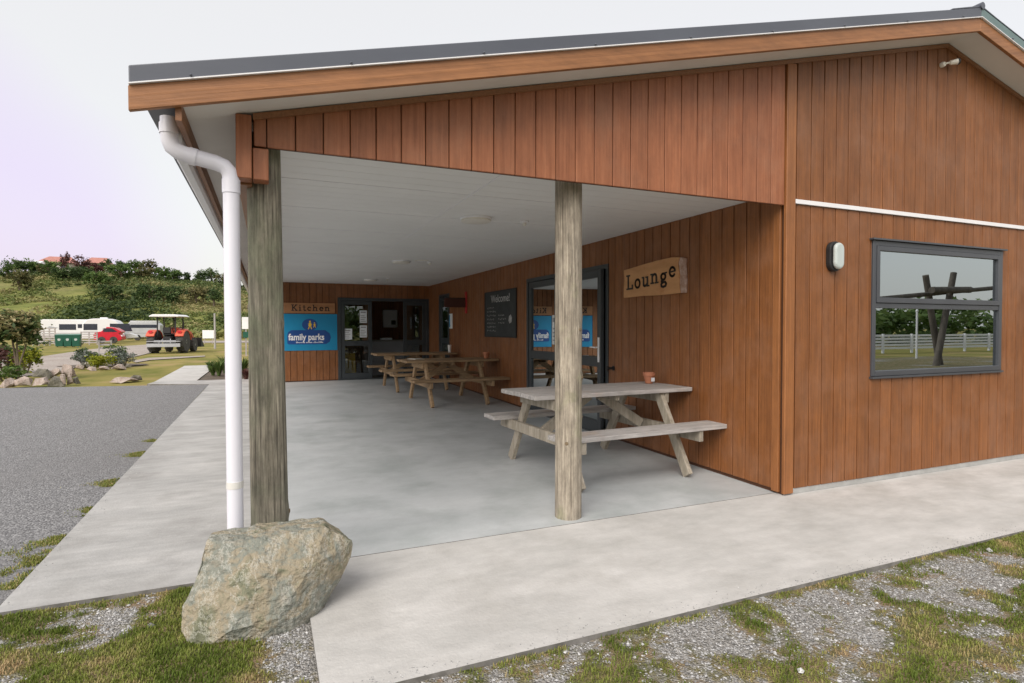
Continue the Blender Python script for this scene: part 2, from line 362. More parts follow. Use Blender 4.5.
# chip road beside the building: strips follow the gentle rise
def ragged_edge():
    pass
rp_ = []
ys = [-9+i*.25 for i in range(int((12.5+9)/.25)+1)]
bmv = MB()
def road_right(y):
    if y > -.2: return -4.972-0*(.10*max(0, nse(1, y, 1.1))+.30*max(0, 1-abs(y-1.6)/2.2)*(.4+.6*abs(nse(3, y, 2.3))) if y < 5 else 0)
    return -5.25-.25*(-.2-y)+.25*nse(2, y, 1.3)
ve = []; fe = []
for i, y in enumerate(ys):
    xr = road_right(y); zz = gz(0, y)+(.024 if y > 0.04 else .04)
    ye = lambda x: y if y < 5 else 5+(y-5)*((11+.235*min(4.1, max(0, -4.965-x)))-5)/7.5
    ve += [(-30, ye(-30), zz), (-14, ye(-14), zz), (-9.1, ye(-9.1), zz), (xr-.6, ye(xr-.6), zz), (xr, ye(xr), zz-.004)]
    if i: b = (i-1)*5; fe += [(b+k, b+k+1, b+k+6, b+k+5) for k in range(4)]
me = D.meshes.new('gravel_road'); me.from_pydata(ve, [], fe); me.materials.append(m_road)
o = D.objects.new('gravel_road', me); COL.objects.link(o); kind(o)

# world coordinates of a pixel of the ground plan, used once to read the plan of the camping ground off the photograph
CP = Vector((-3.767, -3.353, 1.33))
def at_ground(px, py, z=.06):
    d = r_*((px-512)/575.86) - u_*((py-341.5)/575.86) + f_
    t = (z-CP.z)/d.z; p = CP+d*t; return (p.x, p.y)
def at_depth(px, y):
    d = r_*((px-512)/575.86) + f_; t = (y-CP.y)/d.y; return CP.x+d.x*t
sheet('gravel_track', [at_ground(*p) for p in ((-60, 376), (20, 377), (60, 374), (80, 366), (118, 361), (152, 353), (152, 344.5), (112, 347), (70, 352.5), (28, 359), (-60, 362))], .008, m_track)
sheet('gravel_track_far', [at_ground(*p) for p in ((195, 343), (280, 342.7), (280, 340.7), (195, 341))], .012, m_track)
sheet('worn_strip', [at_ground(*p) for p in ((132, 361.5), (148, 358.3), (205, 356), (205, 357), (150, 360.5), (136, 363))], .010, m_track)

# concrete
m_edge = mat('stained_slab_edge', (.12, .115, .105), .9, (.22, .21, .20), (12, 12, 12))
def slab(name, pts, z0, m, top=None):
    mb = MB(); n = len(pts)
    vs = [(x, y, gz(x, y)-.08) for x, y in pts]+[(x, y, (top(x, y) if top else zf(y))) for x, y in pts]
    mb.add(vs, [tuple(range(n-1, -1, -1)), tuple(range(n, 2*n))]+[(i, (i+1) % n, (i+1) % n+n, i+n) for i in range(n)], .5)
    o = mb.build(name, m); o.data.materials.append(m_edge)
    for p in o.data.polygons:
        if abs(p.normal.z) < .3: p.material_index = 1
    return kind(o)
slab('porch_floor', [(-3.88, .075), (0.0, .075), (0.0, 11), (0.0, 10.85), (-3.88, 10.85), (-3.88, 11)], 0, m_slab)
slab('side_apron', [(-4.965, .05), (-3.886, .05), (-3.886, 11), (-3.886, 12.2), (-6.2, 12.2), (-6.25, 11.62), (-4.965, 11.0)], 0, m_slabl)
slab('front_path', [(-3.6, -3.2+1.98), (-3.58, -1.215), (20, -1.215), (20, -.012), (.0, -.012), (.0, .067), (-3.6, .067)], 0, m_conc)
slab('garden_path', [(-6.2, 12.206), (-5.33, 12.206), (-5.36, 18.7), (-6.32, 18.55)], 0, m_conc)

# ------------------------------------------------------------------ the building
bld = thing('lodge_building', (0, 0, 0), 'long cedar clad lodge with a low pitched dark steel roof and open corner porch', 'building')
BW = .1435
def clad(F, u0, u1, top, bottom, holes, m, name, off=0., gap=.009, t0=.0, t1=.016, back=True, seed=1):
    """vertical boards over a dark backing; holes = (u0,u1,v0,v1)"""
    rnd = random.Random(seed); mb = MB(); u = u0
    k = math.ceil((u0-off)/BW); edges = [u0]
    while off+k*BW < u1-.02:
        if off+k*BW > u0+.02: edges.append(off+k*BW)
        k += 1
    edges.append(u1)
    for a, b in zip(edges, edges[1:]):
        tn = rnd.random(); aa, bb = a+gap/2, b-gap/2
        cuts = [aa]+sorted(c for h in holes for c in h[:2] if aa < c < bb)+[bb]
        if top(aa) != top(bb) and abs((top(aa)+top(bb))/2-top((aa+bb)/2)) > 1e-4: cuts = sorted(cuts+[XA])
        for c, d in zip(cuts, cuts[1:]):
            if d-c < 1e-4: continue
            mid = (c+d)/2; iv = [(None, None)]; spans = [(bottom(mid), 1e9)]
            for h in holes:
                if h[0] < mid < h[1]:
                    ns = []
                    for s0, s1 in spans:
                        if h[2] > s0: ns.append((s0, h[2]))
                        ns.append((h[3], s1))
                    spans = [q for q in ns if q[1] > q[0]+1e-4]
            for s0, s1 in spans:
                ta, tb = (top(c), top(d)) if s1 > 100 else (s1, s1)
                if ta <= s0: continue
                mb.prism([(c, s0), (d, s0), (d, tb), (c, ta)], F, t0, t1, tn)
    o = mb.build(name, m, bld, bevel=.003)
    return o
def backing(F, us, top, bottom, holes, name, m, d0, d1):
    """solid wall behind the boards, split at the holes"""
    mb = MB(); cuts = sorted(set(us+[c for h in holes for c in h[:2]]))
    for c, d in zip(cuts, cuts[1:]):
        mid = (c+d)/2; spans = [(bottom, 1e9)]
        for h in holes:
            if h[0] < mid < h[1]:
                ns = []
                for s0, s1 in spans:
                    if h[2] > s0: ns.append((s0, h[2]))
                    ns.append((h[3], s1))
                spans = ns
        for s0, s1 in spans:
            ta, tb = (top(c), top(d)) if s1 > 100 else (s1, s1)
            if ta > s0: mb.prism([(c, s0), (d, s0), (d, tb), (c, ta)], F, d0, d1, .5)
    return mb.build(name, m, bld)

WIN = (.985, 2.865, .914, 2.078)
LDR = (2.526, 4.873, .0, 2.10)
SDR = (9.06, 9.88, .0, 2.12)
KDR = (-2.23, -.02, .0, 2.07)
XR = 7.8
# gable wall (x 0 .. XR)
STRIP0, STRIP1 = 2.312, 2.345
clad(F_GABLE, .10, XR, lambda x: STRIP0-.002, lambda x: .045, [WIN], m_clad, 'gable_wall_lower', off=.114-BW, seed=3)
clad(F_GABLE, .10, XR, lambda x: ztop(x)-.03, lambda x: STRIP1+.002, [], m_clad, 'gable_wall_upper', off=.114-BW, seed=4)
backing(F_GABLE, [.0, XA, XR], ztop, 0.0, [WIN], 'gable_wall_core', m_groove, -.10, -.001)
mb = MB(); fbox(F_GABLE, .0, XR, -.04, .045, 0, .008, mb); mb.build('foundation', m_found, bld)
mb = MB(); fbox(F_GABLE, .072, XR, STRIP0, STRIP1, .0, .034, mb, .5); mb.build('white_band', m_white, bld)
mb = MB(); fbox(F_GABLE, -.022, .078, .012, ztop(.03)-.03, .0, .030, mb, .4); mb.build('corner_trim', m_trim, bld, bevel=.004)
mb = MB(); fbox(F_SIDE, .03, .10, .015, 2.39, .0, .024, mb, .6); mb.build('corner_trim', m_trim, bld, bevel=.004)
# porch gable panel
IB = 2.292
clad(F_GABLE, -3.825, -.030, lambda x: ztop(x)-.03, lambda x: IB, [], m_panel, 'porch_panel', off=.114-BW, seed=9, gap=.0055)
mb = MB(); mb.prism([(-3.825, IB+.004), (-.101, IB+.004), (-.101, ztop(-.1)), (-3.825, ztop(-3.825))], F_GABLE, -.026, -.001, .5); mb.build('porch_panel_core', m_groove, bld)
# batten under the soffit
mb = MB()
for a, b in ((-3.825, XA), (XA, XR)):
    mb.prism([(a, ztop(a)-.034), (b, ztop(b)-.034), (b, ztop(b)-.002), (a, ztop(a)-.002)], F_GABLE, .0165, .034, .3)
mb.build('rake_batten', m_fasc, bld)
# side wall (x = 0) under the porch
clad(F_SIDE, .10, 10.85, lambda y: CH, lambda y: zf(y)+.03, [LDR, SDR], m_clad, 'side_wall', off=.10, seed=5)
backing(F_SIDE, [.0, 10.85], lambda y: CH+.5, -.02, [LDR, SDR], 'side_wall_core', m_groove, -.10, -.001)
# back wall of the porch
clad(F_BACK, -3.86, -.002, lambda x: CH, lambda x: zf(11)+.02, [KDR], m_clad, 'back_wall', off=-3.86, seed=6)
backing(F_BACK, [-3.86, .1], lambda x: CH+.5, -.02, [KDR], 'back_wall_core', m_groove, -.10, -.001)
# remaining outside walls
F_LEFT = (V3((-3.88, 0, 0)), V3((0,1,0)), V3((0,0,1)), V3((-1,0,0)))
clad(F_LEFT, 10.85, 18, lambda y: CH, lambda y: .1, [], m_clad, 'rear_side_wall', seed=7)
backing(F_LEFT, [10.85, 18], lambda y: CH, -.02, [], 'rear_side_wall_core', m_groove, -.10, -.001)
mb = MB(); mb.box(XR-.1, XR, .1, 18, -.02, 2.44); mb.box(-3.78, XR, 17.9, 18, -.02, 2.44); mb.build('rear_wall', m_clad, bld)
# ceilings: broad board joints drawn as real gaps
mb = MB(); y = .10
edges = [.028, 1.05, 2.05, 3.15, 4.2, 5.3, 6.4, 7.5, 8.6, 9.7, 10.85]
for a, b in zip(edges, edges[1:]):
    n = 6; st = (b-a)/n
    for i in range(n):
        for xa, xb in ((-3.88, -2.262), (-2.25, -.001)):
            mb.box(xa, xb, a+i*st+.002, a+(i+1)*st-(.002 if i < n-1 else .005), CH, CH+.012, .5)
ce = mb.build('ceiling', m_ceil, bld)
mb = MB(); mb.box(-3.88, -.001, .028, 10.85, CH+.013, CH+.03); mb.build('ceiling_core', m_soffit, bld)
mb = MB(); mb.box(-2.262, -2.25, .028, 10.84, CH-.004, CH+.012)
for e_ in edges[1:-1]: mb.box(-3.83, -2.262, e_-.008, e_+.004, CH-.003, CH+.012); mb.box(-2.25, -.02, e_-.008, e_+.004, CH-.003, CH+.012)
mb.build('ceiling_joint', m_white, bld)
# edge beam and its doubled end blocks
mb = MB(); mb.box(-3.905, -3.835, .06, 10.85, 2.10, CH+.06, .4); mb.build('edge_beam', m_fasc, bld, bevel=.004)
mb = MB(); mb.box(-3.908, -3.833, -.05, .058, 2.112, 2.44, .5); mb.build('beam_end', m_panel, bld, bevel=.004)
mb = MB(); mb.box(-3.829, -3.752, -.035, .058, 2.112, 2.278, .7); mb.build('beam_end', m_panel, bld, bevel=.004)
# roof
YB = -.29
XE = 6.29
EL, ER = XA-XE, XA+XE
def zb(x): return 3.902-.2537*abs(x-1.95)      # lower edge of the barge board
mb = MB()
for s0, s1 in ((EL, 1.95), (1.95, ER)):
    mb.prism([(s0, zb(s0)), (s1, zb(s1)), (s1, zb(s1)+.113), (s0, zb(s0)+.113)], F_GABLE, .262, .29, .5)
mb.build('barge_board', m_barge, bld, bevel=.003)
for s0, s1, mm in ((EL+.004, 1.95, m_flash), (1.95, ER+.01, m_ridge)):
    mb = MB(); mb.prism([(s0, zb(s0)+.116), (s1, zb(s1)+.116), (s1, zb(s1)+.198), (s0, zb(s0)+.198)], F_GABLE, .20, .300, .5)
    mb.build('barge_flashing', mm, bld, bevel=.006, segs=2)
mb = MB()
for s0, s1 in ((EL+.004, 1.95), (1.95, ER+.01)):
    mb.prism([(s0, zb(s0)+.113), (s1, zb(s1)+.113), (s1, zb(s1)+.119), (s0, zb(s0)+.119)], F_GABLE, .28, .306, .5)
mb.build('flashing_lip', m_white, bld)
for i in range(14):
    x = EL+.25+i*.72; mb = MB()
    if x < 8: mb.lathe([(.006, 0), (.006, .012), (.002, .016)], (x, -.300, zb(x)+.128), (0, -1, 0), 8); mb.build('flashing_screw', m_flash, bld)
mb = MB()
for s0, s1 in ((EL, 1.95), (1.95, ER)):
    mb.prism([(s0, zb(s0)+.16), (s1, zb(s1)+.16), (s1, zb(s1)+.19), (s0, zb(s0)+.19)], F_GABLE, -18.3, .20, .5)
mb.build('roof', m_flash, bld)
mb = MB(); mb.tube([(1.95, -.31, zb(1.95)+.21), (1.95, 18.3, zb(1.95)+.21)], .03, 10)
mb.prism([(1.95, zb(1.95)+.200), (2.35, zb(2.35)+.200), (2.35, zb(2.35)+.206), (1.95, zb(1.95)+.213)], F_GABLE, -18.3, .30, .5)
mb.prism([(1.55, zb(1.55)+.200), (1.95, zb(1.95)+.200), (1.95, zb(1.95)+.213), (1.55, zb(1.55)+.206)], F_GABLE, -18.3, .30, .5)
mb.prism([(1.95, zb(1.95)+.04+.158), (ER+.01, zb(ER)+.197), (ER+.01, zb(ER)+.203), (1.95, zb(1.95)+.205)], F_GABLE, .20, .303, .5)
mb.build('ridge_cap', m_flash, bld)
mb = MB()
XS = -4.125
for s0, s1 in ((XS, XA), (XA, 2*XA-XS)):
    mb.prism([(s0, ztop(s0)+.004), (s1, ztop(s1)+.004), (s1, ztop(s1)+.016), (s0, ztop(s0)+.016)], F_GABLE, .0, .262, .5)
for s0, s1 in ((XS, -3.75),):      # soffit running back along the left eave
    mb.prism([(s0, ztop(s0)+.004), (s1, ztop(s1)+.004), (s1, ztop(s1)+.016), (s0, ztop(s0)+.016)], F_GABLE, -18.2, -.001, .5)
mb.prism([(XR, ztop(XR)+.004), (8.1, ztop(8.1)+.004), (8.1, ztop(8.1)+.016), (XR, ztop(XR)+.016)], F_GABLE, -18.2, -.001, .5)
mb.build('soffit', m_soffit, bld)
mb = MB(); mb.box(XS-.026, XS, -.26, 18.2, 2.30, 2.40, .5); mb.build('eave_board', m_fasc, bld)
# gutter
mb = MB()
gp = [(-.028, .14), (-.028, .02), (-.045, .0), (-.10, .0), (-.125, .03), (-.13, .14), (-.138, .14), (-.133, .02), (-.105, -.008), (-.042, -.008), (-.018, .012), (-.018, .14)]
mb.prism([(XS-.018+a*.62, 2.262+b*.8) for a, b in gp], F_GABLE, -18.2, .02, .5)
fbox(F_GABLE, XS-.10, XS-.03, 2.26, 2.37, .02, .024, mb)
mb.build('gutter', m_white, bld)
# down pipe with two swept bends
xg, xp, yp = XS-.082, -3.932, -.03
pts = [(xg, yp, 2.38), (xg, yp, 2.30), (xg+.002, yp, 2.27), (xg+.014, yp, 2.237), (xg+.042, yp, 2.215), (xg+.08, yp, 2.205), (xp-.07, yp, 2.180), (xp-.030, yp, 2.165), (xp-.008, yp, 2.14), (xp, yp, 2.10), (xp, yp, 2.0), (xp, yp, -.02)]
mb = MB(); mb.tube(pts, .0395, 24, .5)
for z in (2.30,): mb.tube([(xg, yp, z), (xg, yp, z+.05)], .044, 24, .5)
mb.tube([(xp, yp, 2.03), (xp, yp, 2.10)], .0435, 24, .5)
mb.tube([(xg+.085, yp, 2.2035), (xg+.12, yp, 2.196)], .043, 24, .5)
dp = mb.build('downpipe', m_pipe, bld, smooth=True)
mb = MB(); mb.tube([(xp, yp, .50), (xp, yp, .535)], .0412, 24, .5); mb.box(xp-.02, xp+.02, yp+.036, yp+.10, .505, .53); mb.build('pipe_clip', m_soffit, bld)
# posts
def post(cx, cy, r0, r1, lean, m, seed, ztp):
    mb = MB(); rows = 60; seg = 40; vs = []; fs = []; rnd = random.Random(seed)
    knots = [(rnd.uniform(0, 6.28), rnd.uniform(.2, 2.0), rnd.uniform(.02, .035)) for _ in range(7)]
    for i in range(rows+1):
        t = i/rows; z = t*ztp; r = lerp(r0, r1, t); ox = lean*t
        for k in range(seg):
            a = 2*PI*k/seg
            rr = r*(1+.025*noise.noise(Vector((math.cos(a)*1.5, math.sin(a)*1.5, z*1.2+seed)))+.010*noise.noise(Vector((math.cos(a)*7, math.sin(a)*7, z*.7+seed))))
            for ka, kz, kr in knots:
                d = math.hypot(math.atan2(math.sin(a-ka), math.cos(a-ka))*r, z-kz)
                rr += .010*math.exp(-(d/kr)**2)
            vs.append((cx+ox+rr*math.cos(a), cy+rr*math.sin(a), z))
    for i in range(rows):
        for k in range(seg): k2 = (k+1) % seg; fs.append((i*seg+k, i*seg+k2, (i+1)*seg+k2, (i+1)*seg+k))
    mb.add(vs, fs, .5); o = mb.build('post', m, bld, smooth=True)
    for ka, kz, kr in knots[:5]:
        kb = MB(); t = kz/ztp; r = lerp(r0, r1, t)+.0105; ox = lean*t
        d = Vector((math.cos(ka), math.sin(ka), 0))
        kb.lathe([(.013, -.012), (.013, 0), (.006, .0025)], Vector((cx+ox, cy, kz))+d*(r-.001), d, 14)
        kb.build('knot', m_knot, o, smooth=True)
m_knot = mat('knot_wood', (.12, .085, .05), .8, (.2, .15, .09), (40, 40, 40))
post(-3.765, .165, .100, .0875, -.012, m_postg, 11.3, CH)
post(-1.822, .215, .094, .094, 0, m_postw, 5.7, CH)

# ---- window in the gable wall
win = D.objects.new('window', None)
def sub_obj(mb, name, m, parent, **k): return mb.build(name, m, parent, **k)
a, b, c, d = WIN
mb = MB(); fw = .045
fbox(F_GABLE, a, a+fw, c, d, -.06, .030, mb); fbox(F_GABLE, b-fw, b, c, d, -.06, .030, mb)
fbox(F_GABLE, a+fw, b-fw, c, c+fw, -.06, .034, mb); fbox(F_GABLE, a+fw, b-fw, d-fw, d, -.06, .030, mb)
fbox(F_GABLE, a+fw, b-fw, 1.50, 1.545, -.05, .024, mb)
wf = mb.build('window', m_alug, bld, bevel=.003)
mb = MB(); q = .03
for (u0, u1, v0, v1) in ((a+fw, b-fw, 1.547, d-fw),):
    fbox(F_GABLE, u0+.002, u0+.04, v0, v1, -.02, .036, mb); fbox(F_GABLE, u1-.04, u1-.002, v0, v1, -.02, .036, mb)
    fbox(F_GABLE, u0+.04, u1-.04, v0, v0+.045, -.02, .036, mb); fbox(F_GABLE, u0+.04, u1-.04, v1-.04, v1, -.02, .036, mb)
mb.build('sash', m_alug, wf, bevel=.002)
mb = MB(); fbox(F_GABLE, a+fw+.038, b-fw-.038, 1.59, d-fw-.038, .008, .012, mb); mb.build('pane', m_wglass, wf)
mb = MB(); fbox(F_GABLE, a+fw, b-fw, c+fw, 1.502, .0, .004, mb); mb.build('pane', m_wglass, wf)
mb = MB(); fbox(F_GABLE, a-.03, b+.03, d+.002, d+.016, .0, .055, mb); mb.build('head_flashing', m_alug, wf)
mb = MB(); fbox(F_GABLE, a-.01, b+.01, c-.02, c-.002, .0, .045, mb); mb.build('sill', m_alug, wf)
mb = MB(); fbox(F_GABLE, 2.33, 2.56, 1.60, 1.76, -.012, -.010, mb); mb.build('paper_notice', m_paper, wf)

# ---- glazed doors
def leaf(F, u0, u1, v0, v1, rail, name, d=.0, th=.045, st=.085):
    """one glazed door leaf: stiles, rails, two panes"""
    mb = MB(); m = m_alu
    fbox(F, u0, u0+st, v0, v1, d, d+th, mb); fbox(F, u1-st, u1, v0, v1, d, d+th, mb)
    fbox(F, u0+st, u1-st, v0, v0+.13, d, d+th, mb); fbox(F, u0+st, u1-st, v1-.09, v1, d, d+th, mb)
    fbox(F, u0+st, u1-st, rail-.06, rail+.06, d, d+th, mb)
    dr = mb.build(name, m, bld, bevel=.003)
    mb = MB(); fbox(F, u0+st, u1-st, v0+.13, rail-.06, d+th*.4, d+th*.5, mb); mb.build('pane', m_glass, dr)
    mb = MB(); fbox(F, u0+st, u1-st, rail+.06, v1-.09, d+th*.4, d+th*.5, mb); mb.build('pane', m_glass, dr)
    return dr
def dframe(F, u0, u1, v0, v1, name='door_frame', w=.055, proud=.03):
    mb = MB()
    fbox(F, u0, u0+w, v0, v1, -.08, proud, mb); fbox(F, u1-w, u1, v0, v1, -.08, proud, mb)
    fbox(F, u0+w, u1-w, v1-w, v1, -.08, proud, mb); fbox(F, u0+w, u1-w, v0, v0+.03, -.08, proud, mb)
    return mb.build(name, m_alu, bld, bevel=.003)
a, b, c, d = LDR
z0 = zf(3.7)
dframe(F_SIDE, a, b, z0, d)
l1 = leaf(F_SIDE, 3.86, 4.815, z0+.035, d-.06, .93, 'door', d=-.03)
an = math.radians(4.0)
F_OPEN = (V3((.02, 3.62, 0)), V3((math.sin(an), math.cos(an), 0)), V3((0,0,1)), V3((-math.cos(an), math.sin(an), 0)))
l2 = leaf(F_OPEN, -1.03, 0, z0+.035, d-.06, .92, 'door', d=-.01)
mb = MB(); fbox(F_SIDE, 3.66, 3.82, z0+.031, d-.056, -.06, .0, mb); mb.build('door_mullion', m_alu, bld)
mb = MB(); fbox(F_OPEN, -1.005, -.97, .92, 1.22, .036, .044, mb)
fp = lambda u, v, n_: F_OPEN[0]+F_OPEN[1]*u+F_OPEN[2]*v+F_OPEN[3]*n_
mb.tube([fp(-.985, 1.10, .04), fp(-.985, 1.10, .085), fp(-.91, 1.10, .088), fp(-.86, 1.10, .088)], .009, 8); mb.build('door_handle', m_sgw, l2)
mb = MB(); fbox(F_SIDE, 3.965, 4.05, 1.10, 1.52, -.0055, -.0040, mb); st_ = mb.build('door_sticker', m_paper, l1)
mb = MB(); fbox(F_SIDE, 3.98, 4.035, 1.42, 1.48, -.0038, -.003, mb)
for k in range(4): fbox(F_SIDE, 3.98, 4.03-.01*(k % 2), 1.15+k*.055, 1.17+k*.055, -.0038, -.003, mb)
mb.build('sticker_print', m_bench, st_)
mb = MB(); mb.tube([(-.017, 2.42, .86), (-.09, 2.42, .86)], .013, 10); mb.tube([(-.09, 2.42, .86), (-.115, 2.42, .86)], .028, 12)
mb.tube([(-.016, 2.42, .86), (-.024, 2.42, .86)], .03, 12); mb.build('door_stop', m_black, bld)
# narrow side door by the kitchen
a, b, c, d = SDR
z0 = zf(9.5)
dframe(F_SIDE, a, b, z0, d); l3 = leaf(F_SIDE, a+.06, b-.06, z0+.035, d-.06, 1.05, 'door', d=-.03)
# kitchen doors
a, b, c, d = KDR
z0 = zf(10.85)
dframe(F_BACK, a, b, z0, d, w=.07)
k1 = leaf(F_BACK, -2.155, -1.43, z0+.035, d-.075, .98, 'door', d=-.03)
k2 = leaf(F_BACK, -.665, -.095, z0+.035, d-.075, .98, 'door', d=-.03)
for (u, v, w_, h_) in ((-1.635, 1.47, .17, .30), (-1.635, 1.12, .17, .29), (-2.0, 1.07, .20, .26)):
    mb = MB(); fbox(F_BACK, u-w_/2, u+w_/2, v, v+h_, -.004, -.002, mb); nt_ = mb.build('notice_sheet', m_paper, k1)
    mb = MB(); fbox(F_BACK, u-.06, u+.06, v+h_-.06, v+h_-.03, -.0018, -.001, mb)
    for k in range(4): fbox(F_BACK, u-.065, u+.06-.03*(k % 2), v+.03+k*.045, v+.045+k*.045, -.0018, -.001, mb)
    mb.build('notice_print', m_bench, nt_)
# rooms behind the glass
mb = MB()
mb.box(-3.78, 6, 10.96, 17.8, .096, .11); mb.build('kitchen_floor', m_room, bld)
mb = MB(); mb.box(.16, XR-.1, .12, 11, .0, .03); mb.build('lounge_floor', m_room, bld)
mb = MB()
for i in range(60): mb.box(-3.78+i*.15, -3.78+i*.15+.145, 13.0, 13.05, .09, 2.6)
mb.build('kitchen_wall', m_kitw, bld)
mb = MB(); mb.box(-3.78, 5, 10.96, 14.2, 2.45, 2.5); mb.box(.11, XR-.1, .12, 11, 2.45, 2.5); mb.box(5, 5.1, 10.96, 14.2, 0, 2.5); mb.box(.101, XR-.1, 11.0, 11.1, 0, 2.5)
mb.box(4.4, 4.5, .12, 11, .03, 2.45)
mb.build('room_walls', m_room, bld)

# ------------------------------------------------------------------ things fixed to or standing in the building
mb = MB(); mb.box(-.20, .20, -.11, 0, 0, .50, .5); wb = thing('wall_heater', (-.58, 12.995, 1.36), 'white water heater box on the dark kitchen wall seen through the open door', 'heater')
mb.build('casing', m_white, wb, bevel=.02); mb = MB(); mb.box(.02, .14, -.118, -.112, .08, .20); mb.build('control_panel', m_black, wb)
kc = thing('kitchen_counter', (-.85, 11.9, .111), 'grey fronted kitchen counter inside the open doorway', 'counter')
mb = MB(); mb.box(-.62, .85, .03, .6, 0, .88); mb.build('cabinet', m_bench, kc)
mb = MB(); mb.box(-.64, .87, 0, .62, .882, .92); mb.build('worktop', m_room, kc, bevel=.004)
mb = MB(); mb.box(-.16, .14, -.10, .08, 0, .055); tag(mb.build('paper_tray', m_paper, None, bevel=.01), 'low white tray lying on the kitchen counter', 'tray').location = (-.86, 12.05, 1.032)
fs_ = thing('floor_sign', (-1.92, 11.2, .111), 'yellow folding floor sign standing behind the lower glass of the kitchen door', 'floor sign')
mb = MB(); mb.prism([(-.15, 0), (.15, 0), (.13, .62), (-.13, .62)], (V3((0, -.1, 0)), V3((1,0,0)), V3((0,.16,1)).normalized(), V3((0,-1,.16)).normalized()), 0, .012); mb.build('front_panel', m_ywf, fs_, bevel=.004)
mb = MB(); mb.prism([(-.15, 0), (.15, 0), (.13, .62), (-.13, .62)], (V3((0, .1, 0)), V3((1,0,0)), V3((0,-.16,1)).normalized(), V3((0,1,.16)).normalized()), 0, .012); mb.build('rear_panel', m_ywf, fs_, bevel=.004)

# --- lettering from strokes
def arc(cx, cy, rx, ry, a0, a1, n=10): return [(cx+rx*math.cos(math.radians(a0+(a1-a0)*i/n)), cy+ry*math.sin(math.radians(a0+(a1-a0)*i/n))) for i in range(n+1)]
def box_(x0, x1, y0, y1): return ('b', x0, x1, y0, y1)
GL = {   # slab-serif letters on a unit em (x-height .66); 'b' = serif box, lists = strokes
 'L': (.72, [box_(.12,.26,0,1), box_(.0,.40,0,.11), box_(.0,.38,.89,1), box_(.26,.68,0,.12), box_(.56,.68,0,.32)]),
 'K': (.86, [box_(.12,.27,0,1), box_(0,.38,0,.11), box_(0,.38,.89,1), [(.25,.42),(.68,.95)], [(.36,.52),(.72,.05)], box_(.52,.84,0,.11), box_(.50,.82,.89,1)]),
 'o': (.66, [arc(.32,.33,.23,.27,0,360,18)]),
 'u': (.74, [box_(.10,.23,.1,.66), box_(0,.16,.56,.66), [(.165,.2),(.19,.09),(.30,.055),(.42,.1),(.51,.2)], box_(.47,.60,0,.66), box_(.36,.53,.56,.66), box_(.53,.72,0,.10)]),
 'n': (.78, [box_(.10,.23,0,.66), box_(0,.16,.56,.66), box_(0,.32,0,.10), [(.17,.46),(.28,.58),(.40,.60),(.50,.55),(.54,.42)], box_(.475,.605,0,.45), box_(.40,.72,0,.10)]),
 'g': (.68, [arc(.29,.40,.19,.19,0,360,16), [(.20,.24),(.13,.12),(.25,.06),(.44,.05),(.53,-.05),(.46,-.19),(.28,-.23),(.12,-.18),(.09,-.06),(.2,.03)], box_(.42,.62,.56,.66)]),
 'e': (.64, [arc(.31,.33,.22,.27,-40,-360,18), box_(.12,.52,.30,.39)]),
 'i': (.42, [box_(.12,.26,0,.66), box_(0,.18,.56,.66), box_(0,.38,0,.10), box_(.11,.27,.80,.95)]),
 't': (.50, [box_(.14,.27,.12,.90), box_(.0,.44,.56,.66), [(.205,.16),(.26,.06),(.36,.055),(.44,.12)]]),
 'c': (.62, [arc(.32,.33,.22,.27,50,310,14), box_(.44,.55,.40,.58)]),
 'h': (.80, [box_(.10,.23,0,1), box_(0,.17,.89,1), box_(0,.32,0,.10), [(.17,.46),(.28,.58),(.40,.60),(.50,.55),(.54,.42)], box_(.475,.605,0,.45), box_(.40,.72,0,.10)]),
}
def ribbon(mb, pts, w, F, d0, d1):
    for p, q in zip(pts, pts[1:]):
        p = Vector(p); q = Vector(q); dd = (q-p)
        if dd.length < 1e-6: continue
        dd.normalize(); nn = Vector((-dd.y, dd.x))*w/2; e = dd*w*.25
        mb.prism([tuple(p-e-nn), tuple(q+e-nn), tuple(q+e+nn), tuple(p-e+nn)], F, d0, d1, .5)
def letter(mb, ch, x, y, h, F, d0, d1, rot=0, sw=.14, xs=1.):
    adv, parts = GL[ch]; cs, sn = math.cos(rot), math.sin(rot)
    tf = lambda p: (x+(p[0]*xs*cs-p[1]*sn)*h, y+(p[0]*xs*sn+p[1]*cs)*h)
    for i, p in enumerate(parts):
        dd = d1+i*.0004
        if p[0] == 'b':
            _, x0, x1, y0, y1 = p; mb.prism([tf((x0, y0)), tf((x1, y0)), tf((x1, y1)), tf((x0, y1))], F, d0, dd, .5)
        else: ribbon(mb, [tf(q) for q in p], sw*h, F, d0, dd)
    return adv*h*xs

# Lounge sign: board from y=2.213 (left in view) to y=1.17, slightly arched top, bark at the right end
LS = thing('lounge_sign', (-.018, 2.165, 1.672), 'pale wooden slab sign reading Lounge on the long cedar wall', 'sign')
F = (V3((0,0,0)), V3((0,-1,0)), V3((0,0,1)), V3((-1,0,0)))
mb = MB(); mb.prism([(0, .0), (.35, .006), (.62, -.004), (.86, .0), (.965, .004), (.95, .09), (.955, .18), (.93, .30), (.955, .352), (.85, .365), (.62, .36), (.38, .345), (.15, .325), (0, .315), (.012, .2), (.0, .1)], F, 0, .032, .5)
mb.build('board', m_signw, LS, bevel=.004)
mb = MB(); mb.prism([(.967, .004), (1.04, .0), (1.045, .12), (1.035, .25), (1.04, .335), (.957, .353), (.932, .30), (.957, .18), (.952, .09)], F, 0, .024, .5)
mb.build('bark_edge', m_signe, LS, bevel=.004)
mb = MB(); x = .06
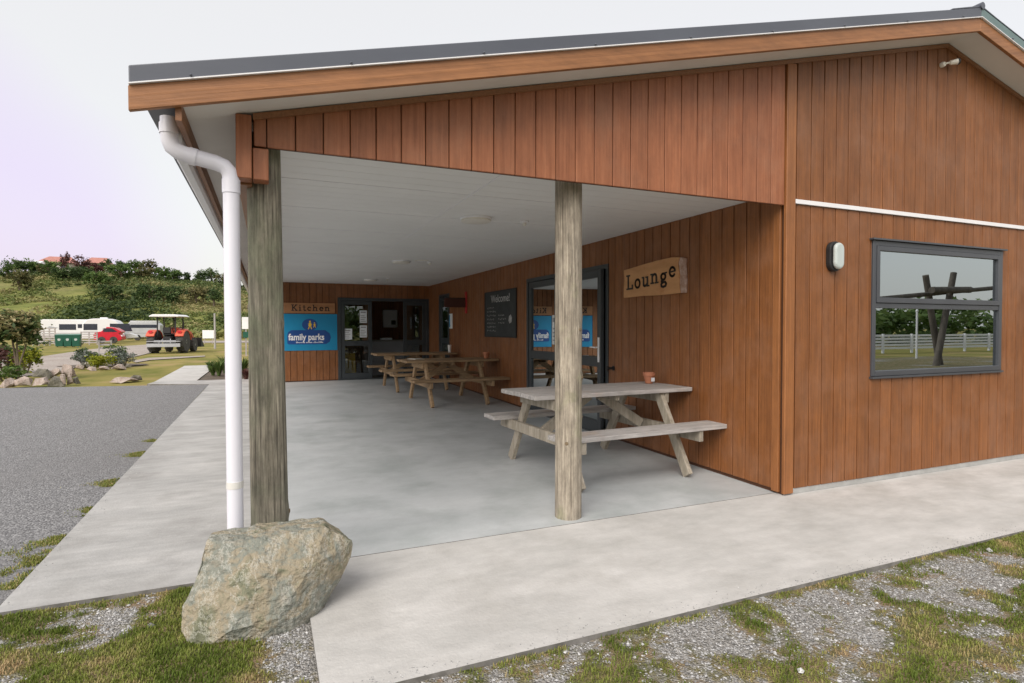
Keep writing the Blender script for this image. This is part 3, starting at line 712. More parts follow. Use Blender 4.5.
for ch, dy, rt, h in (('L', .085, .02, .165), ('o', .09, 0, .165), ('u', .10, 0, .165), ('n', .12, .02, .165), ('g', .115, .04, .165), ('e', .160, .10, .165)):
    x += letter(mb, ch, x, dy, h, F, .0325, .036, rt, xs=1.12)+.016
mb.build('lettering', m_letter, LS)
# Kitchen sign
KS = thing('kitchen_sign', (-3.42, 10.832, 1.695), 'narrow reddish wooden board reading Kitchen above the blue banner', 'sign')
F = (V3((0,0,0)), V3((1,0,0)), V3((0,0,1)), V3((0,-1,0)))
mb = MB(); fbox(F, 0, 1.13, 0, .235, 0, .028, mb); mb.build('board', m_kits, KS, bevel=.005)
mb = MB(); x = .16
for ch in 'Kitchen': x += letter(mb, ch, x, .05, .145, F, .0285, .032, 0, xs=1.12, sw=.15)+.018
mb.build('lettering', m_letter, KS)
# blue banner
BN = thing('park_banner', (-3.42, 10.832, .825), 'bright blue rectangular family parks banner with a navy badge beside the kitchen doors', 'banner')
mb = MB(); fbox(F, 0, 1.175, 0, .85, 0, .012, mb); mb.build('panel', m_blue, BN, bevel=.002)
mb = MB()
mb.prism(arc(.56, .60, .17, .14, 0, 360, 28)[:-1], F, .0122, .0140, .5)
rr = [(.07, .17), (.10, .145), (.92, .145), (1.0, .20), (1.03, .30), (1.0, .40), (.90, .475), (.16, .475), (.09, .43), (.07, .36)]
mb.prism(rr, F, .0122, .0136, .5); mb.build('badge', m_navy, BN)
def text_mesh(s, size, name, m, parent, F, u, v, d, xs=1., bold=0.0):
    cu = D.curves.new(name, 'FONT'); cu.body = s; cu.size = size; cu.offset = bold; cu.extrude = .0012
    o = D.objects.new(name, cu); COL.objects.link(o); bpy.context.view_layer.update()
    me = D.meshes.new_from_object(o.evaluated_get(bpy.context.evaluated_depsgraph_get())); D.objects.remove(o)
    for vv in me.vertices:
        c_ = vv.co.copy(); vv.co = F[0]+F[1]*(u+c_.x*xs)+F[2]*(v+c_.y)+F[3]*(d+c_.z)
    me.name = name; me.materials.clear(); me.materials.append(m)
    q = D.objects.new(name, me); COL.objects.link(q); q.parent = parent; return q
text_mesh('family parks', .205, 'lettering', m_sgw, BN, F, .095, .245, .0156, .80, .0055)
mb = MB(); rnd = random.Random(5); x = .26
while x < .86:       # tag line, too small to read in the photograph
    wv = rnd.uniform(.008, .016); fbox(F, x, x+wv, .175, .175+rnd.choice((.022, .022, .034)), .0137, .0150, mb); x += wv+.009
    if rnd.random() < .12: x += .018
mb.build('tag_line', m_sgw, BN)
mb = MB()
for cx, cy, s in ((.565, .605, 1.), (.665, .60, .62)):       # two small sun-like walking figures
    pts = []
    for i in range(14):
        a = 2*PI*i/14+.2; R = (.052 if i % 2 == 0 else .026)*s; pts.append((cx+R*math.cos(a), cy+.0+R*1.15*math.sin(a)))
    mb.prism(pts, F, .0142, .0152+.0003*s, .5)
    ribbon(mb, [(cx-.01*s, cy-.03*s), (cx-.035*s, cy-.105*s)], .020*s, F, .0142, .0150)
    ribbon(mb, [(cx+.01*s, cy-.03*s), (cx+.035*s, cy-.105*s)], .020*s, F, .0142, .0148)
    mb.prism(arc(cx, cy+.068*s, .020*s, .022*s, 0, 360, 12)[:-1], F, .0142, .0151, .5)
mb.build('emblem', m_yel, BN)
# chalkboard
CB = thing('chalkboard', (-.018, 6.72, 1.195), 'black chalkboard covered in chalk writing on the cedar wall', 'chalkboard')
F = (V3((0,0,0)), V3((0,-1,0)), V3((0,0,1)), V3((-1,0,0)))
mb = MB(); fbox(F, 0, 1.43, 0, .78, 0, .012, mb); mb.build('board', m_chalkb, CB)
mb = MB(); fbox(F, -.02, 1.45, -.02, 0, 0, .02, mb); fbox(F, -.02, 1.45, .78, .80, 0, .02, mb); fbox(F, -.02, 0, 0, .78, 0, .02, mb); fbox(F, 1.43, 1.45, 0, .78, 0, .02, mb); mb.build('frame', m_black, CB)
text_mesh('Welcome!', .19, 'heading', m_chalk, CB, F, .30, .60, .0135, 1.1, .001)
mb = MB(); rnd = random.Random(3)
for row in range(7):
    for x0, x1 in ((.10, .55), (.66, 1.02)):
        if x0 > .5 and row in (0, 1, 5, 6): continue
        x = x0; yy = .50-row*.068
        while x < x1-rnd.uniform(0, .1):
            pts = [(x+i*.009, yy+rnd.uniform(-.014, .022)) for i in range(6)]; ribbon(mb, pts, .006, F, .0125, .0132); x += .075
mb.prism([(1.12, .27), (1.17, .22), (1.25, .24), (1.27, .32), (1.22, .37), (1.15, .34)], F, .0125, .0134)
mb.build('writing', m_chalk, CB)
# projecting board by the kitchen
PB = thing('projecting_sign', (-.018, 7.85, 1.78), 'small dark brown board sticking out of the side wall on a red plate', 'sign')
mb = MB(); mb.box(-.022, 0, -.05, .05, -.14, .30); mb.build('wall_plate', m_redp, PB, bevel=.004)
mb = MB(); mb.box(-.47, -.03, -.012, .012, -.02, .16); mb.build('board', mat('dark_red_brown', (.06, .018, .014), .6, (.09, .03, .02)), PB, bevel=.004)
mb = MB(); mb.box(-.49, 0, -.008, .008, .161, .175); mb.build('bracket', m_black, PB)
PN = tag(MB().build('wall_notice', m_paper), 'small white paper notice pinned on the side wall next to the narrow door', 'notice')
D.meshes.remove(PN.data); 
PN = thing('wall_notice', (-.018, 8.95, 1.33), 'small pale notice pinned on the side wall next to the narrow dark door', 'notice')
mb = MB(); mb.box(-.004, 0, -.13, .13, 0, .33); mb.build('sheet', m_paper, PN); mb = MB(); mb.box(-.006, -.0045, .04, .12, .03, .30); mb.build('blue_edge', m_blue, PN)
# wall light
WL = thing('wall_light', (.497, -.016, 1.913), 'oval bulkhead light with a pale lens and black rim beside the window', 'wall light')
F = (V3((0,0,0)), V3((1,0,0)), V3((0,0,1)), V3((0,-1,0)))
def oval(w, h, n=10): return arc(0, h/2-w/2, w/2, w/2, 0, 180, n)+arc(0, -h/2+w/2, w/2, w/2, 180, 360, n)
mb = MB(); mb.prism(oval(.135, .245), F, 0, .045, .5); mb.build('rim', m_black, WL, bevel=.008, segs=2)
mb = MB(); mb.prism(oval(.105, .215), F, .046, .085, .5); mb.build('lens', m_lens, WL, bevel=.022, segs=4)
# security light
SF = thing('sensor_spotlight', (1.88, -.016, 3.71), 'small swivelling spotlight with a round mount high under the gable peak', 'spotlight')
mb = MB(); mb.lathe([(.03, 0), (.033, .02), (.026, .045), (.012, .05)], (0, 0, 0), (0, -1, 0), 16); mb.build('mount', m_cream, SF, smooth=True)
mb = MB(); mb.tube([(0, -.045, 0), (.04, -.06, .012), (.07, -.07, .016)], .011, 8); mb.build('arm', m_cream, SF, smooth=True)
mb = MB(); mb.lathe([(.012, 0), (.026, .01), (.030, .07), (.034, .085)], (.06, -.06, .014), (.8, -.55, .1), 16); mb.build('lamp_head', m_cream, SF, smooth=True)
mb = MB(); mb.lathe([(.035, 0), (.036, .02), (.028, .022)], V3((.06, -.06, .014))+V3((.8, -.55, .1)).normalized()*.086, (.8, -.55, .1), 16); mb.build('lamp_hood', m_black, SF, smooth=True)
SF.scale = (.75, .75, .75)
# ceiling lights and detectors
def ceil_light(x, y, r, label, name='ceiling_light', h=.045, cat='ceiling light', group='round lights on the porch ceiling'):
    t = thing(name, (x, y, CH), label, cat, 0, group)
    mb = MB(); mb.lathe([(r, -.001), (r, -h*.35), (r*.97, -h*.45)], (0, 0, 0), (0, 0, 1), 32); mb.build('base', m_white, t, smooth=True)
    mb = MB(); mb.lathe([(r*.94, -h*.45-.0005), (r*.93, -h*.8), (r*.7, -h), (.001, -h*1.04)], (0, 0, 0), (0, 0, 1), 32); mb.build('diffuser', m_cream if h > .04 else m_white, t, smooth=True); return t
ceil_light(-1.90, 1.93, .155, 'round white ceiling light nearest the posts, largest of those on the porch ceiling')
ceil_light(-1.81, 5.72, .145, 'round white ceiling light in the middle of the porch ceiling')
ceil_light(-1.70, 9.35, .145, 'round white ceiling light nearest the kitchen doors')
def detector(x, y, label):
    t = thing('ceiling_detector', (x, y, CH), label, 'detector', 0, 'small detectors on the porch ceiling')
    mb = MB(); mb.lathe([(.045, -.001), (.045, -.012), (.025, -.018)], seg=18); mb.build('base', m_white, t, smooth=True)
    mb = MB(); mb.lathe([(.018, -.018), (.020, -.04), (.008, -.05)], seg=14); mb.build('sensor', m_cream, t, smooth=True)
detector(-1.40, 1.90, 'small white ceiling detector beside the light nearest the posts')
detector(-1.36, 5.70, 'small white ceiling detector beside the middle light')
detector(-1.42, 8.95, 'small white ceiling detector near the kitchen doors')
tv = thing('ceiling_vent', (-1.53, 5.55, CH), 'flat square white vent between the middle light and its detector', 'vent')
mb = MB(); mb.box(-.09, .09, -.09, .09, -.012, -.001); mb.build('cover', m_cream, tv, bevel=.003)
mb = MB()
for k in range(4): mb.box(-.07, .07, -.06+k*.035, -.045+k*.035, -.016, -.0125)
mb.build('louvres', m_white, tv)

# ------------------------------------------------------------------ picnic tables
def picnic(name, x, y, z, L, rz, mtop, mleg, label, seed, bw=.0, il=.34):
    t = thing(name, (x, y, z), label, 'picnic table', rz, 'picnic tables on the porch'); rnd = random.Random(seed)
    H = .74
    mb = MB(); n = 5; W = .74; wv = W/n
    for i in range(n):
        e = rnd.uniform(-.012, .012); mb.box(-L/2+e, L/2+e, -W/2+i*wv+.003, -W/2+(i+1)*wv-.003, H-.038+rnd.uniform(-.0015, .0015), H)
    mb.build('tabletop', mtop, t, bevel=.005, segs=2)
    for s in (-1, 1):
        mb = MB()
        for k in range(2):
            e = rnd.uniform(-.01, .01); y0 = s*.70-.135+k*.137; mb.box(-L/2+e, L/2+e, y0, y0+.131, .412+rnd.uniform(-.001, .001), .45)
        mb.build('seat', mtop, t, bevel=.005, segs=2)
    for sx in (-1, 1):
        xx = sx*(L/2-(.34 if sx > 0 else il))
        for sy in (-1, 1):
            mb = MB(); mb.bar((xx, sy*.70, .0), (xx, sy*.27, H-.045), .045, .095, up=(0, 1, .4)); lg = mb.build('leg', mleg, t, bevel=.004)
        mb = MB(); mb.box(xx+sx*.024, xx+sx*.068, -.82, .82, .315, .410); mb.build('seat_bearer', mleg, t, bevel=.004)
        mb = MB(); mb.box(xx+sx*.024, xx+sx*.068, -.345, .345, H-.135, H-.0405); mb.build('top_bearer', mleg, t, bevel=.004)
        mb = MB(); mb.bar((xx-sx*.01, 0, .37), (xx-sx*.50, 0, H-.06), .045, .09); mb.build('brace', mleg, t, bevel=.004)
    mb = MB(); mb.box(-.022, .022, -.33, .33, H-.085, H-.0405); mb.build('top_batten', mleg, t, bevel=.003)
    return t
picnic('picnic_table', -.885, 1.345, zf(1.4)+.012, 1.70, math.radians(2.4), m_tgrey, m_tgreyl, 'silver grey weathered picnic table nearest the front, half behind the pale post', 3, il=.25).scale.y = .94
picnic('picnic_table', -.88, 6.33, zf(6.3), 1.64, math.radians(1.5), m_tbrn, m_tbrn, 'brown picnic table standing in front of the chalkboard', 5)
picnic('picnic_table', -.93, 8.60, zf(8.6), 1.68, math.radians(.5), m_tbrn, m_tbrn, 'brown picnic table farthest back, next to the kitchen doors', 8)
def pot(x, y, z, label, s=1.):
    t = thing('plant_pot', (x, y, z), label, 'plant pot', random.uniform(0, 3), 'terracotta pots on the picnic tables')
    mb = MB(); mb.lathe([(.038*s, 0), (.052*s, .075*s), (.060*s, .077*s), (.062*s, .11*s), (.054*s, .11*s), (.050*s, .07*s), (.001, .068*s)], seg=24); mb.build('pot_body', m_terra, t, smooth=True)
    return t
pot(-.19, 1.50, zf(1.4)+.7565, 'terracotta pot with a white sticker on the silver grey table')
o = D.objects['plant_pot']; mb = MB(); mb.box(-.061, -.058, -.022, .022, .022, .06, M=Matrix.Rotation(math.radians(95)-o.rotation_euler.z, 4, 'Z')); mb.build('sticker', m_paper, o)
pot(-.19, 6.25, zf(6.3)+.7405, 'terracotta pot at the wall end of the middle brown table')
t = thing('drinking_cup', (-.20, 8.45, zf(8.6)+.7405), 'tall white cup on the farthest brown table', 'cup'); mb = MB(); mb.lathe([(.028, 0), (.04, .16), (.036, .16), (.026, .02)], seg=16); mb.build('cup_body', m_sgw, t, smooth=True)
t = thing('open_booklet', (-1.40, 6.48, zf(6.3)+.7405), 'pale open booklet lying on the left end of the middle brown table', 'booklet', .4)
mb = MB(); mb.box(-.10, 0, -.11, .11, 0, .012); mb.build('page_block', m_cream, t); mb = MB(); mb.box(.001, .10, -.11, .11, 0, .010); mb.build('page_block', m_cream, t)

# ------------------------------------------------------------------ rocks
def rock_mat(name, cs, vein, sc=5.):
    m = D.materials.new(name); m.use_nodes = True; t = m.node_tree; bs = t.nodes['Principled BSDF']; bs.inputs['Roughness'].default_value = .85
    tc = t.nodes.new('ShaderNodeTexCoord')
    n1 = t.nodes.new('ShaderNodeTexNoise'); n1.inputs['Scale'].default_value = sc; n1.inputs['Detail'].default_value = 10; n1.inputs['Roughness'].default_value = .65; n1.inputs['Distortion'].default_value = .6
    t.links.new(tc.outputs['Object'], n1.inputs['Vector'])
    rp = t.nodes.new('ShaderNodeValToRGB'); e = rp.color_ramp.elements
    e[0].position = .3; e[0].color = (*cs[0], 1); e[1].position = .72; e[1].color = (*cs[-1], 1)
    for i, c in enumerate(cs[1:-1]): x = e.new(.3+.42*(i+1)/(len(cs)-1)); x.color = (*c, 1)
    t.links.new(n1.outputs['Fac'], rp.inputs[0])
    mp = t.nodes.new('ShaderNodeMapping'); mp.inputs['Rotation'].default_value = (.5, .9, .4); mp.inputs['Scale'].default_value = (1.6, .7, 1); t.links.new(tc.outputs['Object'], mp.inputs[0])
    n2 = t.nodes.new('ShaderNodeTexNoise'); n2.inputs['Scale'].default_value = 4; n2.inputs['Detail'].default_value = 12; n2.inputs['Roughness'].default_value = .75; n2.inputs['Distortion'].default_value = .1; t.links.new(mp.outputs[0], n2.inputs['Vector'])
    r2 = t.nodes.new('ShaderNodeValToRGB'); e = r2.color_ramp.elements; e[0].position = .48; e[0].color = (0, 0, 0, 1); e[1].position = .5; e[1].color = (.5, .5, .5, 1); x = e.new(.52); x.color = (0, 0, 0, 1)
    t.links.new(n2.outputs['Fac'], r2.inputs[0])
    mx = t.nodes.new('ShaderNodeMix'); mx.data_type = 'RGBA'; t.links.new(r2.outputs[0], mx.inputs[0]); t.links.new(rp.outputs[0], mx.inputs[6]); mx.inputs[7].default_value = (*vein, 1)
    t.links.new(mx.outputs[2], bs.inputs['Base Color'])
    n3 = t.nodes.new('ShaderNodeTexNoise'); n3.inputs['Scale'].default_value = sc*7; n3.inputs['Detail'].default_value = 10; t.links.new(tc.outputs['Object'], n3.inputs['Vector'])
    bp = t.nodes.new('ShaderNodeBump'); bp.inputs['Strength'].default_value = 1.0; bp.inputs['Distance'].default_value = .03; t.links.new(n3.outputs['Fac'], bp.inputs['Height']); t.links.new(bp.outputs[0], bs.inputs['Normal'])
    return m
m_boul = rock_mat('schist_boulder', [(.075, .08, .045), (.17, .175, .115), (.30, .255, .18), (.20, .215, .185), (.27, .25, .20), (.40, .37, .31)], (.56, .55, .50), 4.5)
m_rockp = rock_mat('pale_rock', [(.20, .15, .12), (.35, .28, .24), (.50, .43, .38)], (.5, .47, .43), 3)
m_rockd = rock_mat('dark_rock', [(.08, .075, .06), (.14, .13, .10), (.22, .20, .16)], (.3, .28, .25), 3)
def hull_rock(name, pts, m, cuts=4, amp=.02, seed=0., parent=None, fr=4., planes=0):
    bm = bmesh.new()
    for p in pts: bm.verts.new(p)
    bmesh.ops.convex_hull(bm, input=bm.verts)
    if planes:
        rp = random.Random(planes)
        for _ in range(16):
            n_ = Vector((rp.gauss(0, 1), rp.gauss(0, 1), rp.gauss(0, .8))).normalized()
            sup = max(v.co.dot(n_) for v in bm.verts); cc = sum((v.co for v in bm.verts), Vector())/len(bm.verts)
            off = cc.dot(n_)+(sup-cc.dot(n_))*rp.uniform(.955, .995)
            g = bmesh.ops.bisect_plane(bm, geom=bm.verts[:]+bm.edges[:]+bm.faces[:], plane_co=n_*off, plane_no=n_, clear_outer=True)
            bmesh.ops.holes_fill(bm, edges=[e for e in bm.edges if e.is_boundary], sides=0)
    bmesh.ops.triangulate(bm, faces=bm.faces)
    if planes:
        for _ in range(6):
            long_ = [e for e in bm.edges if e.calc_length() > .028]
            if not long_: break
            bmesh.ops.subdivide_edges(bm, edges=long_, cuts=1); bmesh.ops.triangulate(bm, faces=bm.faces)
        cuts = 0
    for _ in range(cuts): 
        bmesh.ops.subdivide_edges(bm, edges=[e for e in bm.edges], cuts=1, use_grid_fill=True)
    for v in bm.verts: pass
    bm.normal_update()
    disp = []
    for v in bm.verts:
        p = v.co*fr+Vector((seed, seed*1.7, seed*.3))
        n = noise.noise(p)*amp + abs(noise.noise(p*2.3))*amp*-.9 + noise.noise(p*6)*amp*.28 + noise.noise(p*14)*amp*.12
        # slabby steps of split stone
        st = math.floor(noise.noise(p*.8+Vector((9, 2, 4)))*5)/5*amp*1.1
        disp.append(v.normal*(n+st))
    for v, d_ in zip(bm.verts, disp): v.co += d_
    me = D.meshes.new(name); bm.to_mesh(me); bm.free(); me.materials.append(m)
    me.polygons.foreach_set('use_smooth', [True]*len(me.polygons)); me.set_sharp_from_angle(angle=math.radians(26))
    o = D.objects.new(name, me); COL.objects.link(o)
    if parent: o.parent = parent
    return o
bo = hull_rock('boulder', [(-.31,-.16,-.04),(-.05,-.20,-.05),(.10,-.17,-.04),(.20,-.08,-.02),(.20,.2,-.05),(-.25,.22,-.05), (-.375,-.06,.13),(-.36,-.10,.06),(-.33,-.02,.27), (-.275,-.01,.435),(-.25,.15,.43),(-.02,-.03,.45),(.245,-.01,.44),(.25,.18,.43),(-.05,.24,.43),
  (.385,.0,.335),(.36,.12,.33),(.31,-.06,.15),(.215,-.12,.06),(.02,-.235,.10),(-.05,-.17,.32),(.18,-.15,.30),(-.16,-.24,.09),(-.24,-.20,.10)], m_boul, 4, .015, 2.2, planes=5)
bo.scale = (1.0, 1, .895)
bo.location = (-3.765, -.43, gz(0, 0)+.0)
tag(bo, 'large angular tan and grey green boulder at the foot of the dark post', 'boulder')

# ------------------------------------------------------------------ turf blades, pebbles
def leaf_mat(name, c0, c1, c2, tr=.25):
    m = D.materials.new(name); m.use_nodes = True; t = m.node_tree; bs = t.nodes['Principled BSDF']; bs.inputs['Roughness'].default_value = .6; bs.inputs['Specular IOR Level'].default_value = .25
    at = t.nodes.new('ShaderNodeAttribute'); at.attribute_name = 'tone'
    rp = t.nodes.new('ShaderNodeValToRGB'); e = rp.color_ramp.elements; e[0].color = (*c0, 1); e[1].color = (*c2, 1); x = e.new(.5); x.color = (*c1, 1)
    t.links.new(at.outputs['Fac'], rp.inputs[0]); t.links.new(rp.outputs[0], bs.inputs['Base Color'])
    tl = t.nodes.new('ShaderNodeBsdfTranslucent'); t.links.new(rp.outputs[0], tl.inputs[0]); mx = t.nodes.new('ShaderNodeMixShader'); mx.inputs[0].default_value = tr
    t.links.new(bs.outputs[0], mx.inputs[1]); t.links.new(tl.outputs[0], mx.inputs[2]); t.links.new(mx.outputs[0], t.nodes['Material Output'].inputs[0])
    return m
m_blade = leaf_mat('grass_blades', (.105, .15, .022), (.225, .26, .055), (.46, .34, .19))
def on_concrete(x, y):
    return (x > -3.62 and -1.225 < y) or (y > .03)
mb = MB(); rnd = random.Random(12)
def blade(x, y, z, h, tone, wd=.0028):
    a = rnd.uniform(0, 2*PI); ln = rnd.uniform(.15, .8)*h; dx, dy = math.cos(a), math.sin(a); px_, py_ = -dy*wd, dx*wd
    mb.add([(x-px_, y-py_, z), (x+px_, y+py_, z), (x+dx*ln*.35+px_*.8, y+dy*ln*.35+py_*.8, z+h*.6), (x+dx*ln*.35-px_*.8, y+dy*ln*.35-py_*.8, z+h*.6), (x+dx*ln, y+dy*ln, z+h)],
           [(0, 1, 2, 3), (3, 2, 4)], tone)
n = 0
def rsamp():
    if rnd.random() < .42: return rnd.uniform(-5.9, -3.4), rnd.uniform(-1.5, .04)
    return rnd.uniform(-3.7, 2.8), rnd.uniform(-2.3, -1.215)
for _ in range(260000):
    x, y = rsamp()
    if on_concrete(x, y): continue
    g = grassiness(x, y)
    if g < .50 and rnd.random() > .012: continue
    if rnd.random() > (g-.36)*1.9: continue
    dry = nse(x, y, 3.1, 8)+.6*nse(x, y, 9, 2)
    tn = max(0, min(1, .36+dry*.95+rnd.uniform(-.22, .22)))
    blade(x, y, yard_h(x, y), rnd.uniform(.005, .019)*(1+.6*max(0, -dry)), tn, .0022); n += 1
# lip of turf along the concrete edges and the chip road
for _ in range(9000):
    x = rnd.uniform(-3.4, 3.2); y = -1.222-abs(rnd.gauss(0, .02))
    if nse(x, 0, 2.7, 4) < .05: continue
    blade(x, y, gz(x, y), rnd.uniform(.008, .026), max(0, min(1, rnd.gauss(.55, .25))))
for _ in range(30000):
    y = rnd.uniform(.0, 5.0); q = nse(0, y, 2.6, 6)+(.22-.17*y if y < 2.5 else -.22)
    if q < 0: continue
    x = -4.972-abs(rnd.gauss(0, .03+.22*min(.6, q)))
    if rnd.random() < .35-nse(x, y, 9, 3)*2: continue
    blade(x, y, gz(x, y)+.018, rnd.uniform(.006, .020), max(0, min(1, rnd.gauss(.5, .25))))
go = mb.build('grass', m_blade); kind(go, 'stuff')
# weeds by the boulder
m_peb = mat('pebbles', (.20, .20, .20), .8, (.50, .50, .50), (9, 9, 9), tone=.38)
mb = MB(); rnd = random.Random(21)
def pebble(x, y, z, r):
    a = rnd.uniform(0, 6.28); q = rnd.uniform(.6, 1); ca, sa = math.cos(a), math.sin(a); vs = []
    for (u, v, w_) in ((0,0,.75),(1,0,.1),(.3,.9,.15),(-.8,.6,.05),(-.8,-.5,.2),(.35,-.95,.05),(0,0,-.4)):
        u *= r*rnd.uniform(.8, 1.2); v *= r*q*rnd.uniform(.8, 1.2); vs.append((x+u*ca-v*sa, y+u*sa+v*ca, z+w_*r*rnd.uniform(.7, 1.1)))
    mb.add(vs, [(0,1,2),(0,2,3),(0,3,4),(0,4,5),(0,5,1),(6,2,1),(6,3,2),(6,4,3),(6,5,4),(6,1,5)], rnd.random()**1.3)
for _ in range(60000):
    x, y = rsamp()
    if on_concrete(x, y): continue
    g = grassiness(x, y)
    if g > .62 or (g > .45 and rnd.random() < .7): continue
    pebble(x, y, yard_h(x, y)+.001, rnd.choice((.003, .0035, .004, .005, .006, .009 if rnd.random() < .4 else .004)))
for _ in range(34):
    x, y = rsamp()
    if not on_concrete(x, y): pebble(x, y, yard_h(x, y)+.002, rnd.uniform(.014, .026))
for _ in range(900):
    x = rnd.uniform(-3.5, 3); pebble(x, -1.215+abs(rnd.gauss(0, .05)), .0005, rnd.uniform(.0018, .0045))
for _ in range(300):
    y = rnd.uniform(.1, 6); pebble(-4.96+abs(rnd.gauss(0, .05)), y, zf(y)+.0005, rnd.uniform(.0018, .005))
kind(mb.build('gravel', m_peb), 'stuff')

# ------------------------------------------------------------------ planting
def foliage(name, m, parent, blobs, n, size, seed, flat=.0):
    """leaf faces gathered round sub-clumps spread through the volume of each blob (cx,cy,cz,rx,ry,rz)"""
    rnd = random.Random(seed); mb = MB(); tot = sum(b[3]*b[4]*b[5] for b in blobs)**1
    for (cx, cy, cz, rx, ry, rz) in blobs:
        k = max(6, int(n*(rx*ry*rz)/tot)); nc = max(4, k//22)
        for _ in range(nc):
            while True:
                p = Vector((rnd.uniform(-1, 1), rnd.uniform(-1, 1), rnd.uniform(-1, 1)))
                if .25 < p.length < 1: break
            c = Vector((cx+p.x*rx, cy+p.y*ry, cz+p.z*rz)); base = rnd.uniform(.1, .9); cs = .20*rnd.uniform(.7, 1.3)
            for _ in range(k//nc):
                q = c+Vector((rnd.gauss(0, cs*rx), rnd.gauss(0, cs*ry), rnd.gauss(0, cs*rz)))
                s = size*rnd.uniform(.6, 1.3); u = Vector((rnd.uniform(-1, 1), rnd.uniform(-1, 1), rnd.uniform(-.6, .6))).normalized(); v = u.cross(Vector((rnd.uniform(-1, 1), rnd.uniform(-1, 1), rnd.uniform(-1, 1)))).normalized()
                mb.add([q-u*s, q+v*s*.45, q+u*s, q-v*s*.45], [(0, 1, 2, 3)], max(0, min(1, base+rnd.uniform(-.25, .25))))
    return mb.build(name, m, parent)
m_lf_dark = leaf_mat('leaves_dark', (.026, .05, .018), (.06, .10, .032), (.12, .165, .055))
m_lf_mid = leaf_mat('leaves_mid', (.04, .075, .016), (.085, .145, .035), (.17, .23, .07))
m_lf_olive = leaf_mat('leaves_olive', (.05, .06, .02), (.11, .11, .04), (.21, .18, .08))
m_lf_yel = leaf_mat('leaves_yellow_green', (.12, .15, .01), (.24, .27, .02), (.40, .40, .05))
m_lf_grey = leaf_mat('leaves_silver', (.09, .11, .09), (.20, .23, .20), (.38, .40, .38))
m_lf_tip = leaf_mat('leaves_cream_tips', (.06, .09, .025), (.24, .23, .10), (.55, .45, .26))
m_lf_red = leaf_mat('leaves_bronze', (.05, .02, .02), (.10, .04, .035), (.16, .08, .06))
m_bark = mat('bark', (.12, .09, .06), .9, (.20, .16, .12), (6, 6, 2), bump=.6)

def shrub(name, x, y, h, w_, m, label, cat, seed, n=500, size=.06, stems=4, group=None, z=None, low=.0, tips=None):
    z = gz(x, y) if z is None else z
    t = thing(name, (x, y, z), label, cat, 0, group); rnd = random.Random(seed); mb = MB()
    for _ in range(stems):
        a = rnd.uniform(0, 6.28); e = Vector((math.cos(a)*w_*.3, math.sin(a)*w_*.3, h*.7)); mb.tube([(math.cos(a)*.02*w_, math.sin(a)*.02*w_, -.03), e*.5+Vector((0, 0, .02)), e], [.022*h+.004, .014*h+.003, .005*h+.001], 5)
    mb.build('stem', m_bark, t)
    bl = [(0, 0, h*(.55+low/2), w_*.42, w_*.42, h*(.42-low/2))]
    for _ in range(5):
        a = rnd.uniform(0, 6.28); r = w_*rnd.uniform(.18, .32); bl.append((math.cos(a)*r, math.sin(a)*r, h*rnd.uniform(.4+low/2, .8), w_*.25, w_*.25, h*.25))
    foliage('foliage', m, t, bl, n, size, seed+1)
    if tips: foliage('leaf_tips', tips, t, [(b[0], b[1], b[2]+b[5]*.75, b[3], b[4], b[5]*.5) for b in bl], n//3, size, seed+5)
    return t
# tree at the left edge: three bare stems and a pale-tipped crown
x0, y0 = at_ground(17, 380)
TR = thing('garden_tree', (x0, y0, gz(x0, y0)), 'small multi stemmed tree with a pale tipped crown behind the rock border', 'tree')
mb = MB()
mb.tube([(.0, 0, -.05), (.0, 0, .35), (-.06, .02, .8), (-.12, .05, 1.2)], [.035, .03, .024, .012], 8)
mb.tube([(.02, 0, -.05), (.03, 0, .3), (.01, 0, .85), (.06, -.05, 1.25)], [.03, .028, .02, .012], 8)
mb.tube([(.03, 0, .25), (.12, 0, .6), (.20, .03, .9), (.26, .02, 1.15)], [.024, .02, .017, .01], 8)
mb.build('trunk', m_bark, TR, smooth=True)
BL = [(-.25, 0, 1.25, .45, .42, .30), (.16, 0, 1.20, .32, .34, .28), (0, .1, 1.42, .42, .4, .22), (-.5, 0, 1.15, .3, .3, .25), (.22, 0, .98, .15, .2, .16), (.30, 0, 1.18, .16, .2, .18)]
foliage('crown', m_lf_dark, TR, BL, 1500, .075, 41)
foliage('crown_tips', m_lf_tip, TR, [(b[0], b[1]-.08, b[2]+.08, b[3], b[4], b[5]) for b in BL], 2600, .06, 42)
def px_shrub(px, py, h, w_, m, label, seed, n=400, size=.05, name='garden_shrub', cat='shrub', **k):
    x, y = at_ground(px, py); return shrub(name, x, y, h, w_, m, label, cat, seed, n, size, **k)
px_shrub(6, 374, .85, 1.1, m_lf_dark, 'dark leafy shrub below the small tree at the left edge', 51, 900, .06)
px_shrub(26, 374, .72, .75, m_lf_yel, 'yellow green rounded shrub just right of the small tree', 52, 900, .045, tips=m_lf_mid)
px_shrub(4, 381, .35, 1.0, m_lf_mid, 'low bright green ground plant right behind the leftmost rocks', 53, 600, .05)
px_shrub(-16, 378, .9, 1.3, m_lf_red, 'bronze leaved shrub at the very left edge', 54, 700, .06)
px_shrub(88, 361, .36, .75, m_lf_mid, 'small dark green clump on the near side of the gravel track', 55, 500, .05)
px_shrub(84, 367.5, .58, .75, m_lf_grey, 'silver leaved shrub at the left of the flower bed', 56, 600, .045, tips=m_lf_dark)
px_shrub(101, 369, .48, .85, m_lf_yel, 'bright yellow green shrub in the middle of the flower bed', 57, 900, .05)
px_shrub(114, 367, .68, .78, m_lf_grey, 'silver grey spiky shrub right of the yellow one in the flower bed', 58, 700, .045, tips=m_lf_mid)
